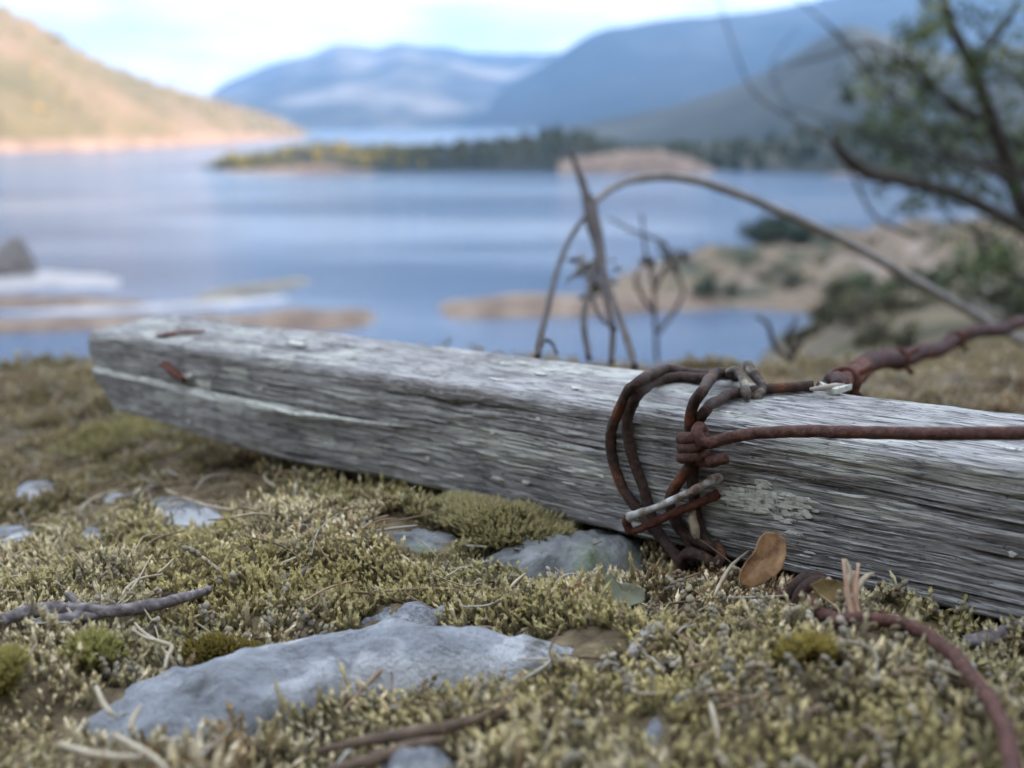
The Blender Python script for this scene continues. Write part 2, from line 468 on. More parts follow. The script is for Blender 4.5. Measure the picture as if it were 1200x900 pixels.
    # dark pin specks
    ms = N('ShaderNodeMapRange'); LK(speck, ms.inputs[0]); ms.inputs[1].default_value = 0.66; ms.inputs[2].default_value = 0.72; ms.inputs[4].default_value = 0.7
    mx3 = N('ShaderNodeMix', data_type='RGBA'); LK(ms.outputs[0], mx3.inputs[0]); LK(mxs.outputs[2], mx3.inputs[6]); mx3.inputs[7].default_value = (0.05, 0.047, 0.045, 1)
    b = N('ShaderNodeBsdfPrincipled', Roughness=0.68); b.inputs['Specular IOR Level'].default_value = 0.35
    LK(mx3.outputs[2], b.inputs['Base Color'])
    hs0 = N('ShaderNodeMath', operation='ADD'); LK(s1.outputs[0], hs0.inputs[0]); LK(mid, hs0.inputs[1])
    hs = N('ShaderNodeMath', operation='SUBTRACT'); LK(hs0.outputs[0], hs.inputs[0]); LK(sl_.outputs[0], hs.inputs[1])
    bp = N('ShaderNodeBump', Strength=0.85, Distance=0.0011); LK(hs.outputs[0], bp.inputs['Height']); LK(bp.outputs[0], b.inputs['Normal'])
    o = N('ShaderNodeOutputMaterial'); LK(b.outputs[0], o.inputs['Surface'])
    return m


M['wood'] = wood_mat()


def ground_mat():
    m = mat_new('ground')
    N, LK = nodes_of(m.node_tree)
    tc = N('ShaderNodeTexCoord')
    def nz(scale, det=6.0):
        n = N('ShaderNodeTexNoise', Scale=scale, Detail=det, Roughness=0.6); LK(tc.outputs['Object'], n.inputs['Vector'])
        return n.outputs['Fac']
    humus = ramp(N, [(0.3, (0.05, 0.038, 0.025)), (0.5, (0.13, 0.10, 0.06)), (0.7, (0.24, 0.19, 0.11))]); LK(nz(120), humus.inputs[0])
    heath = ramp(N, [(0.36, (0.04, 0.042, 0.03)), (0.44, (0.10, 0.095, 0.06)), (0.50, (0.17, 0.135, 0.09)), (0.56, (0.08, 0.075, 0.065)), (0.62, (0.22, 0.185, 0.14)), (0.69, (0.38, 0.37, 0.37))]); LK(nz(0.55, 5.0), heath.inputs[0])
    geo = N('ShaderNodeNewGeometry')
    ln = N('ShaderNodeVectorMath', operation='LENGTH'); LK(geo.outputs['Position'], ln.inputs[0])
    mr = N('ShaderNodeMapRange'); LK(ln.outputs['Value'], mr.inputs[0]); mr.inputs[1].default_value = 0.9; mr.inputs[2].default_value = 2.2
    mx = N('ShaderNodeMix', data_type='RGBA'); LK(mr.outputs[0], mx.inputs[0]); LK(humus.outputs[0], mx.inputs[6]); LK(heath.outputs[0], mx.inputs[7])
    b = N('ShaderNodeBsdfPrincipled', Roughness=0.95); b.inputs['Specular IOR Level'].default_value = 0.15
    LK(mx.outputs[2], b.inputs['Base Color'])
    bp = N('ShaderNodeBump', Strength=0.8, Distance=0.003); LK(nz(300, 8.0), bp.inputs['Height']); LK(bp.outputs[0], b.inputs['Normal'])
    o = N('ShaderNodeOutputMaterial'); LK(b.outputs[0], o.inputs['Surface'])
    return m


M['ground'] = ground_mat()


def water_mat():
    m = mat_new('water')
    N, LK = nodes_of(m.node_tree)
    tc = N('ShaderNodeTexCoord')
    mp = N('ShaderNodeMapping'); LK(tc.outputs['Object'], mp.inputs[0]); mp.inputs['Scale'].default_value = (0.6, 1.6, 1)
    n1 = N('ShaderNodeTexNoise', Scale=0.9, Detail=5.0, Roughness=0.6); LK(mp.outputs[0], n1.inputs['Vector'])
    n2 = N('ShaderNodeTexNoise', Scale=0.022, Detail=3.0, Roughness=0.5); LK(mp.outputs[0], n2.inputs['Vector'])
    mr = N('ShaderNodeMapRange'); LK(n2.outputs['Fac'], mr.inputs[0]); mr.inputs[1].default_value = 0.35; mr.inputs[2].default_value = 0.62; mr.inputs[3].default_value = 0.15; mr.inputs[4].default_value = 1.0
    bp = N('ShaderNodeBump', Distance=0.75); LK(n1.outputs['Fac'], bp.inputs['Height']); LK(mr.outputs[0], bp.inputs['Strength'])
    b = N('ShaderNodeBsdfPrincipled', Roughness=0.12, IOR=1.33)
    b.inputs['Base Color'].default_value = (0.035, 0.10, 0.20, 1)
    LK(bp.outputs[0], b.inputs['Normal'])
    o = N('ShaderNodeOutputMaterial'); LK(b.outputs[0], o.inputs['Surface'])
    return m


M['water'] = water_mat()

# ------------------------------------------------------------------ terrain
WATER_Z = CZ - 15.0


def px_of(x, y):
    return 600 + FPX * (x / np.maximum(y, 1e-6)) / 1.03


BUMPS = []            # (x, y, radius, height) hummocks of the mossy shelf


def near_z(x, y):
    z = plane_z(x, y)
    z = z + 0.018 * (fbm(x * 11, y * 11, 0, 3, 3) - 0.5) + 0.017 * (fbm(x * 42, y * 42, 0, 5, 3) - 0.5)
    for bx, by, r, h in BUMPS:
        z = z + h * np.exp(-((x - bx) ** 2 + (y - by) ** 2) / (r * r))
    return z


SL_A = np.radians([-180, -115, -50, -15, 10, 13.5, 17, 21, 25, 32, 50, 90, 130, 180])
SL_S = np.array([1.1, 0.65, -0.30, -0.33, -0.30, -0.215, -0.165, -0.150, -0.135, -0.09, 0.10, 0.45, 0.85, 1.1])  # unseen slopes behind the camera raised to block low sky and darken the post


def ground_z(x, y):
    r = np.hypot(x, y)
    th = np.arctan2(x, y)
    rr = np.minimum(r, 1.25)
    xn, yn = x / np.maximum(r, 1e-9) * rr, y / np.maximum(r, 1e-9) * rr
    z = near_z(np.where(r < 1.25, x, xn), np.where(r < 1.25, y, yn))
    s = np.interp(th, SL_A, SL_S)
    d = np.maximum(r - np.interp(th, np.radians([-40, -15, 10, 25]), [1.0, 0.98, 0.88, 0.88]), 0)
    z = z + s * d * sstep(0, 0.4, d)
    am = np.clip(d * 0.035, 0, 1.2)
    z = z + am * (fbm(x * 0.45, y * 0.45, 0, 11, 5) - 0.5) * 2.0 + np.clip(d, 0, 1) * 0.10 * (fbm(x * 2.2, y * 2.2, 0, 12, 4) - 0.5)
    fall = sstep(34, 66, r) * np.where(np.abs(th) < np.radians(60), 1, 0)
    z = z * (1 - fall) + np.minimum(z, WATER_Z - 1.5) * fall
    return np.maximum(z, WATER_Z - 1.8)


g1 = np.linspace(-34, 34, 420)
g2 = np.concatenate([np.linspace(36, 180, 70), np.linspace(-178, -36, 70)])
ang = np.radians(np.concatenate([g1, g2]))
rad = np.concatenate([np.geomspace(0.10, 1.5, 330), np.geomspace(1.53, 95, 170)])
A, R = np.meshgrid(ang, rad)
X, Y_ = R * np.sin(A), R * np.cos(A)

# hummocks
for px, py, r, h in ((595, 628, 0.03, 0.006), (170, 525, 0.05, 0.010), (60, 690, 0.05, 0.005), (780, 790, 0.05, 0.004), (330, 570, 0.04, 0.005),
                     (1050, 830, 0.05, 0.003), (430, 640, 0.05, 0.004)):
    q = on_ground(px, py)
    BUMPS.append((q[0], q[1], r, h))
Z = ground_z(X, Y_)
mb = MB()
v = np.stack([X, Y_, Z], -1).reshape(-1, 3)
f = grid_faces(len(rad), len(ang), wrap=True)[:, ::-1]
mb.add(v, f)
ci = np.arange(len(ang))
mb.add([[0, 0, float(near_z(np.array(0.0), np.array(0.0)))]], np.zeros((0, 3), int))
mb.f.setdefault(3, []).append(np.stack([np.full(len(ang), mb.n - 1), (ci + 1) % len(ang), ci], 1))
tag(mb.build('ground', M['ground']), kind='structure')

mb = MB()
w = 9000
mb.add([[-w, -w, WATER_Z], [w, -w, WATER_Z], [w, w, WATER_Z], [-w, w, WATER_Z]], [[0, 1, 2, 3]])
tag(mb.build('water', M['water'], smooth=False), kind='structure')


def tan_el(py):
    return math.tan(math.atan((450 - py) / FPX) - PITCH)


def hill(name, crest, shore, depth, mat, seed, nu=120, nv=60, rough=0.12, back=None, shape=0.8, ns=6.0):
    """Ridge whose skyline passes through the crest points (px, py) at distance shore+depth."""
    cx = np.array([c[0] for c in crest], float); cy = np.array([c[1] for c in crest], float)
    if np.isscalar(shore):
        sh = lambda p: np.full(np.shape(p), float(shore))
    else:
        sx = np.array([c[0] for c in shore], float); sd = np.array([c[1] for c in shore], float)
        sh = lambda p: np.interp(p, sx, sd)
    px = np.linspace(cx[0], cx[-1], nu)
    py = np.interp(px, cx, cy)
    vv = np.concatenate([np.linspace(0, 1, nv), np.linspace(1, 2, nv // 2)[1:]])
    P, V = np.meshgrid(px, vv)
    PY = np.interp(P, cx, cy)
    dist = sh(P) + depth * V
    dc = sh(P) + depth
    top = CZ + dc * np.vectorize(tan_el)(PY) - WATER_Z
    prof = np.where(V <= 1, np.sin(np.clip(V, 0, 1) * math.pi / 2) ** shape, np.cos(np.clip(V - 1, 0, 1) * math.pi / 2))
    x = (P - 600) / FPX * dist * cp
    nz = fbm(P / 1200 * ns + seed, V * ns * depth / 600.0 * 0.5 + seed, 0, seed, 5) - 0.5
    h = top * (prof + rough * nz * np.sin(np.clip(V, 0, 2) * math.pi / 2) * 2 * (1 - 0.6 * np.exp(-((V - 1) / 0.12) ** 2)))
    z = WATER_Z + h - 1.0
    m_ = MB()
    m_.add(np.stack([x, dist, z], -1).reshape(-1, 3), grid_faces(len(vv), nu))
    o = m_.build(name, mat)
    tag(o, kind='structure')
    return x, dist, z


M['warm_hill'] = noise_mat('warm_hill', [(0.3, (0.105, 0.09, 0.037)), (0.45, (0.155, 0.122, 0.056)), (0.6, (0.20, 0.14, 0.08)), (0.75, (0.24, 0.165, 0.11))], scale=0.018, detail=6, bump=0.5, bscale=0.1, bdist=4)
M['blue_hill'] = noise_mat('far_hill', [(0.3, (0.02, 0.027, 0.025)), (0.48, (0.05, 0.055, 0.05)), (0.57, (0.13, 0.125, 0.115)), (0.68, (0.24, 0.23, 0.22))], scale=0.0045, detail=6, bump=0.4, bscale=0.02, bdist=30)
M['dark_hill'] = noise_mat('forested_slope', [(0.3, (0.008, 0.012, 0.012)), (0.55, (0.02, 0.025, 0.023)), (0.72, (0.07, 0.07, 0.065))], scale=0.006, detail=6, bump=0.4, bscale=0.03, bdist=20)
M['wood_hill'] = noise_mat('wooded_hill', [(0.3, (0.020, 0.026, 0.020)), (0.55, (0.045, 0.048, 0.035)), (0.75, (0.12, 0.105, 0.08))], scale=0.015, detail=6, bump=0.5, bscale=0.08, bdist=5)
M['warm_shore'] = noise_mat('warm_shore', [(0.3, (0.17, 0.115, 0.08)), (0.7, (0.30, 0.21, 0.15))], scale=0.08, detail=5, bump=0.4, bscale=0.3, bdist=1)

LH = hill('left_hill', [(-900, -60), (-300, -40), (-60, -5), (0, 12), (45, 28), (100, 62), (150, 86), (200, 102), (260, 118), (310, 130), (345, 146), (365, 158)],
          [(-900, 480), (0, 535), (120, 585), (250, 720), (365, 980)], 260, M['warm_hill'], 21, rough=0.10)
hill('left_shore_rocks', [(-900, 156), (0, 163), (100, 160), (200, 157), (300, 155), (352, 158)],
     [(-900, 472), (0, 526), (120, 576), (250, 710), (352, 930)], 12, M['warm_shore'], 5, nv=10, rough=0.6, ns=40)
hill('far_hill', [(200, 150), (265, 102), (300, 92), (330, 80), (370, 74), (400, 66), (440, 68), (470, 60), (520, 66), (560, 74), (600, 78), (650, 72), (760, 90)],
     1900, 2500, M['blue_hill'], 8, rough=0.25)
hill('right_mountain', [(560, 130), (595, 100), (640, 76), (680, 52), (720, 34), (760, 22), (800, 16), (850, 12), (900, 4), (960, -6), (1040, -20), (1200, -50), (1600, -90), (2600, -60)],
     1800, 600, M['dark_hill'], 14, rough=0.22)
hill('wooded_hill', [(640, 150), (700, 140), (780, 124), (850, 104), (900, 84), (940, 58), (985, 32), (1020, 40), (1080, 62), (1140, 60), (1300, 40), (1700, 10), (2300, -30)],
     [(640, 760), (900, 600), (1200, 470), (2300, 300)], 240, M['wood_hill'], 17, rough=0.12)
DARK = hill('dark_shore', [(585, 176), (610, 160), (640, 156), (680, 160), (740, 172), (800, 178), (860, 172), (900, 160), (960, 150), (1020, 150), (1100, 158), (1400, 150), (2000, 130)],
     [(585, 345), (700, 335), (860, 330), (1000, 310), (2000, 200)], 46, M['wood_hill'], 19, nv=30, rough=0.35, ns=14)
hill('bare_shore', [(655, 186), (690, 178), (730, 172), (770, 171), (810, 182), (850, 200), (866, 207)], 318, 12, M['sandbar'], 23, nu=50, nv=16, rough=0.3, ns=20)
hill('bare_point', [(950, 210), (975, 200), (1010, 198), (1040, 205), (1060, 212)], 300, 9, M['sandbar'], 24, nu=30, nv=12, rough=0.3, ns=20)
IS = hill('island', [(246, 190), (262, 180), (300, 174), (340, 168), (400, 166), (470, 166), (540, 165), (590, 162), (640, 160), (690, 162), (760, 166), (830, 164), (900, 162), (960, 168), (1010, 180)],
          [(246, 345), (300, 330), (600, 328), (690, 332), (1010, 345)], 26, M['wood_hill'], 29, nu=140, nv=24, rough=0.25, ns=16)
hill('island_rocks', [(255, 196), (300, 193), (340, 191), (400, 192), (440, 196)], 322, 6, M['warm_shore'], 31, nu=50, nv=8, rough=0.7, ns=40)

# hillside to the right that keeps the low sun off the foreground
xs = np.linspace(48, 230, 60); ys = np.linspace(-260, 230, 100)
GX, GY = np.meshgrid(xs, ys)
GX = GX + 0.62 * np.maximum(GY - 70, 0)
pr = np.sin(np.clip((GX - 48 - 0.62 * np.maximum(GY - 70, 0)) / 182, 0, 1) * math.pi) ** 0.8
en = sstep(-260, -150, GY) * (1 - sstep(150, 230, GY))
HZ = -4 + (80 * pr * en) * (0.85 + 0.3 * fbm(GX / 30, GY / 30, 0, 41, 4)) - 14 * (1 - en)
mb = MB(); mb.add(np.stack([GX, GY, HZ], -1).reshape(-1, 3), grid_faces(100, 60))
tag(mb.build('shading_hill', M['wood_hill']), kind='structure')


# unseen ridge, added beyond the right edge to shade the wooded shore
gu, gy = np.meshgrid(np.linspace(0, 1, 50), np.linspace(150, 440, 60))
gx = 175 + 0.5 * np.maximum(gy - 300, 0) + gu * 240
hz = WATER_Z - 2 + 100 * np.sin(gu * math.pi) ** 0.8 * sstep(150, 230, gy) * (1 - sstep(370, 440, gy)) * (0.85 + 0.3 * fbm(gx / 40, gy / 40, 0, 47, 4))
mb = MB(); mb.add(np.stack([gx, gy, hz], -1).reshape(-1, 3), grid_faces(60, 50))
tag(mb.build('side_shade_hill', M['wood_hill']), kind='structure')


# ---- forests that read as one mass
def blob(rng, r, h, n=3):
    """One uneven crown: a few rough lobes."""
    V, F, c = [], [], 0
    for k in range(n):
        th = np.linspace(0, 2 * np.pi, 7, endpoint=False) + rng.random() * 6
        zz = np.array([0.0, 0.35, 0.75, 1.0]); rr = np.array([0.55, 1.0, 0.7, 0.12])
        off = rng.normal(0, 0.35 * r, 2) if k else np.zeros(2)
        hh = h * rng.uniform(0.6, 1.0)
        pts = []
        for z_, r_ in zip(zz, rr):
            q = r * r_ * rng.uniform(0.65, 1.2, 7) * (0.75 if k else 1)
            pts.append(np.stack([off[0] + q * np.cos(th), off[1] + q * np.sin(th), z_ * hh + rng.normal(0, 0.04 * h, 7)], 1))
        V.append(np.vstack(pts)); F.append(grid_faces(4, 7, True) + c); c += 28
    return np.vstack(V), np.vstack(F)


def forest(name, spots, hr, mat, seed, cols):
    rng = np.random.default_rng(seed)
    m_ = MB()
    pool = [blob(rng, 1.0, 1.0) for _ in range(14)]
    for (x, y, z) in spots:
        bv, bf = pool[rng.integers(14)]
        h = rng.uniform(*hr); r = h * rng.uniform(0.28, 0.5)
        c = np.array(cols[rng.integers(len(cols))]) * rng.uniform(0.7, 1.25)
        m_.add(bv * [r, r, h] + [x, y, z], bf, c)
    return tag(m_.build(name, mat, smooth=False), kind='stuff')


def pick(grid, n, rng, lo=0.1, hi=1.0):
    x, y, z = grid
    rows = rng.integers(int(lo * x.shape[0]), max(1, int(hi * x.shape[0])), n)
    cols_ = rng.integers(0, x.shape[1], n)
    return np.stack([x[rows, cols_] + rng.normal(0, 1.5, n), y[rows, cols_] + rng.normal(0, 1.5, n), z[rows, cols_] - 0.3], 1)


DS = DARK
rg = np.random.default_rng(3)
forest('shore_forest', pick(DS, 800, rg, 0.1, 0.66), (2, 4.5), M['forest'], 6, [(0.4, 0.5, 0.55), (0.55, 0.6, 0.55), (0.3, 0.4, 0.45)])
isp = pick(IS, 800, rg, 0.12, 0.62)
shade_side = isp[:, 0] / isp[:, 1] > -0.085 + rg.normal(0, 0.02, len(isp))  # right-hand crowns get a dark tint for shade, left ones a sunlit tint
forest('island_forest', isp[~shade_side], (0.9, 2.3), M['forest'], 4, [(1.6, 1.45, 1.0), (1.8, 1.6, 1.0), (1.4, 1.35, 1.0)])
forest('island_forest', isp[shade_side], (1.0, 2.6), M['forest'], 7, [(0.6, 0.7, 0.75), (0.5, 0.6, 0.65), (0.75, 0.8, 0.75)])
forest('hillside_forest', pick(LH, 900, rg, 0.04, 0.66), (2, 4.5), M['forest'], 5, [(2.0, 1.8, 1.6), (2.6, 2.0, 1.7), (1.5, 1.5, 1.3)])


# ---- bars and land in the bay
def land(name, outline, top, mat, seed, n=160, kind='structure', lumpy=0.5):
    """Low land standing in the water, outline given as photo pixels on the water."""
    pts = [on_plane(px, py, np.array([0, 0, WATER_Z]), np.array([0, 0, 1.0])) for px, py in outline]
    P = np.array(pts)[:, :2]
    c = P.mean(0)
    Pc = np.vstack([P, P[:1]])
    L = np.concatenate([[0], np.cumsum(np.linalg.norm(np.diff(Pc, axis=0), axis=1))])
    s = np.linspace(0, L[-1], n, endpoint=False)
    B = np.stack([np.interp(s, L, Pc[:, 0]), np.interp(s, L, Pc[:, 1])], 1)
    t = np.linspace(0, 1, 12)
    V = []
    for k in t:
        q = c + (B - c) * k
        q = q + (k > 0.9) * 0.0
        hh = top * (1 - k ** 3) * (1 - lumpy + 2 * lumpy * fbm(q[:, 0] * 0.35, q[:, 1] * 0.35, 0, seed, 4)) - 0.3 * k
        V.append(np.stack([q[:, 0], q[:, 1], WATER_Z + hh], 1))
    m_ = MB(); m_.add(np.vstack(V), grid_faces(12, n, True))
    return tag(m_.build(name, mat), kind=kind)


land('spit', [(492, 366), (505, 353), (560, 350), (640, 351), (720, 352), (800, 350), (870, 348), (880, 362), (800, 367), (690, 373), (560, 376), (505, 376)], 0.9, M['sandbar'], 51)
land('sandbar', [(200, 377), (300, 365), (380, 362), (440, 362), (458, 371), (440, 385), (390, 391), (300, 391)], 0.7, M['sandbar'], 52)
land('reed_bar', [(205, 352), (240, 340), (300, 330), (370, 322), (384, 328), (330, 342), (270, 352), (225, 360)], 0.5, M['reed'], 53)
land('mud_bar', [(-160, 352), (-40, 347), (60, 345), (150, 348), (205, 352), (190, 358), (90, 362), (-40, 364), (-170, 364)], 0.5, M['sandbar'], 54)
land('mud_bar', [(-200, 378), (-60, 374), (60, 372), (180, 368), (300, 364), (310, 372), (200, 384), (60, 392), (-80, 396), (-210, 396)], 0.5, M['sandbar'], 57)
land('pale_flat', [(-200, 330), (-40, 318), (60, 312), (150, 316), (195, 326), (180, 340), (60, 346), (-60, 350)], 0.25, M['mud_glint'], 56)
land('pale_flat', [(-150, 372), (-40, 364), (90, 361), (200, 357), (330, 348), (420, 340), (430, 346), (340, 358), (210, 366), (60, 373)], 0.2, M['mud_glint'], 58)  # low flat coloured as the pale reflections lying on the water
land('peninsula', [(690, 345), (720, 318), (770, 305), (830, 300), (880, 296), (960, 290), (1060, 270), (1160, 262), (1500, 255), (1700, 330), (1500, 380), (1100, 380), (960, 376), (900, 366), (800, 362), (720, 360)],
     2.6, M['bay_land'], 55, n=260, lumpy=0.9)

# ------------------------------------------------------------------ near rocks
ROCKS = []


def rock(name, outline, height, mat, label, seed, tilt=0.0, sink=0.012, cat='rock', group=None, dz=0.0, nr=46, na=220, rough=1.0, power=3.0):
    """Slab rising out of the ground; outline = photo pixels where it meets the moss."""
    G = np.array([on_ground(px, py, dz) for px, py in outline])
    ROCKS.append(G[:, :2])
    c = G.mean(0)
    Gc = np.vstack([G, G[:1]])
    L = np.concatenate([[0], np.cumsum(np.linalg.norm(np.diff(Gc, axis=0), axis=1))])
    s = np.linspace(0, L[-1], na, endpoint=False)
    B = np.stack([np.interp(s, L, Gc[:, k]) for k in range(3)], 1)
    size = L[-1] / 4
    B = c + (B - c) * (0.90 + 0.2 * fbm(B[:, 0] / size * 5, B[:, 1] / size * 5, 0, seed + 9, 4))[:, None]
    V = []
    for k in np.linspace(0, 1, nr):
        kk = k ** 0.75
        q = c + (B - c) * kk * (1.0 + 0.02)
        base = plane_z(q[:, 0], q[:, 1]) + dz
        e = 1 - kk ** power
        n1 = fbm(q[:, 0] / size * 3, q[:, 1] / size * 3, 0, seed, 5) - 0.5
        n2 = fbm(q[:, 0] * 110, q[:, 1] * 110, 0, seed + 3, 4) - 0.5
        h = height * e * (1 + 1.1 * n1 * rough) + 0.0042 * n2 * rough + 0.0040 * (np.abs(fbm(q[:, 0] * 70, q[:, 1] * 90, 0, seed + 5, 3) - 0.5) * -2 + 0.25) * e * rough + tilt * (q[:, 0] - c[0]) * e - sink * kk ** 6
        V.append(np.stack([q[:, 0], q[:, 1], base + h], 1))
    low = V[-1].copy(); low[:, 2] -= 0.02
    V.append(low)
    m_ = MB(); m_.add(np.vstack(V) - c, grid_faces(nr + 1, na, True))
    o = m_.build(name, mat)
    o.location = c
    return tag(o, label, cat, group)


rock('rock', [(55, 838), (95, 808), (160, 790), (235, 772), (310, 758), (380, 745), (430, 730), (500, 727), (545, 742), (610, 752), (680, 756), (735, 764), (765, 776), (735, 790),
              (600, 800), (500, 808), (400, 820), (320, 842), (220, 860), (110, 864)],
     0.0075, M['rock'], 'long pale grey slab lying in the moss at the lower left, largest rock', 61, sink=0.009, tilt=0.018)
rock('rock', [(410, 735), (440, 722), (480, 717), (540, 724), (520, 738), (450, 742)], 0.006, M['rock'], 'small knobbly grey rock with yellow crust at the back edge of the long slab', 62)
rock('rock', [(540, 662), (590, 642), (640, 634), (720, 626), (770, 636), (760, 660), (700, 676), (610, 682)], 0.007, M['dark_rock'],
     'blue grey angular rock tucked under the fence post left of the wires', 63, tilt=0.05)
rock('rock', [(420, 648), (450, 632), (520, 632), (560, 644), (520, 662), (450, 668)], 0.007, M['dark_rock'], 'dark mossy rock left of the cushion of moss under the post', 64)
rock('rock', [(140, 605), (165, 585), (220, 584), (262, 594), (285, 610), (255, 624), (190, 628)], 0.004, M['rock'], 'blurred pale rock in moss below the raised end of the post', 65)
rock('rock', [(-10, 590), (20, 570), (60, 563), (98, 572), (95, 584), (45, 590)], 0.004, M['rock'], 'blurred pale rock with a smooth top, farthest back of the pale rocks', 66)
rock('rock', [(-40, 645), (-30, 624), (20, 618), (55, 626), (52, 640), (10, 650)], 0.004, M['rock'], 'pale rock cut by the left edge of the picture', 67)
rock('rock', [(78, 640), (95, 625), (120, 624), (138, 633), (118, 643)], 0.003, M['rock'], 'small pale stone between two larger pale rocks on the left', 68, na=90, nr=20)
rock('rock', [(100, 590), (125, 576), (155, 576), (160, 590), (130, 596)], 0.003, M['rock'], 'small pale stone behind the blurred rock below the post end', 69, na=90, nr=20)
rock('rock', [(938, 752), (950, 738), (985, 736), (996, 748), (980, 760), (950, 762)], 0.006, M['pebble'], 'tan stone beside the dry grass tuft near the buried wire', 70, na=90, nr=24, cat='stone')
rock('rock', [(948, 786), (958, 770), (978, 768), (990, 780), (975, 794), (955, 795)], 0.006, M['pebble'], 'rounded tan stone just in front of the other tan stone', 71, na=90, nr=24, cat='stone')
rock('rock', [(430, 905), (470, 884), (520, 880), (545, 895), (520, 920), (450, 925)], 0.005, M['rock'], 'grey rock at the bottom edge beside the brown bark strips', 72, na=120, nr=30)
rock('rock', [(735, 878), (752, 862), (780, 862), (792, 878), (770, 892), (745, 892)], 0.005, M['rock'], 'small lilac grey stone in the blurred moss at the bottom', 73, na=90, nr=24, cat='stone')

# ------------------------------------------------------------------ the fence post
PR = np.array([0.1432, 0.293, 0.0546]); PL = np.array([-0.247, 0.619, 0.0321])
PA = (PL - PR) / np.linalg.norm(PL - PR); PLEN = np.linalg.norm(PL - PR)
pb = np.array([-PA[1], PA[0], 0.0]) * -1; pb /= np.linalg.norm(pb)
pu = np.cross(PA, pb); pu = pu if pu[2] > 0 else -pu
ROLL = math.radians(5.0)
PB = pb * math.cos(ROLL) + pu * math.sin(ROLL)          # into the post, away from the camera
PU = pu * math.cos(ROLL) - pb * math.sin(ROLL)          # up the front face
PH, PW = 0.0485, 0.050


def post_pt(s, v, w):
    return PR + PA * s + PB * v + PU * w


def on_front(px, py, off=0.0):
    return on_plane(px, py, PR - PB * off, PB)


def on_top(px, py, off=0.0):
    return on_plane(px, py, PR + PU * off, PU)


def front_coords(px, py):
    d = on_front(px, py) - PR
    return float(d @ PA), float(d @ PU)


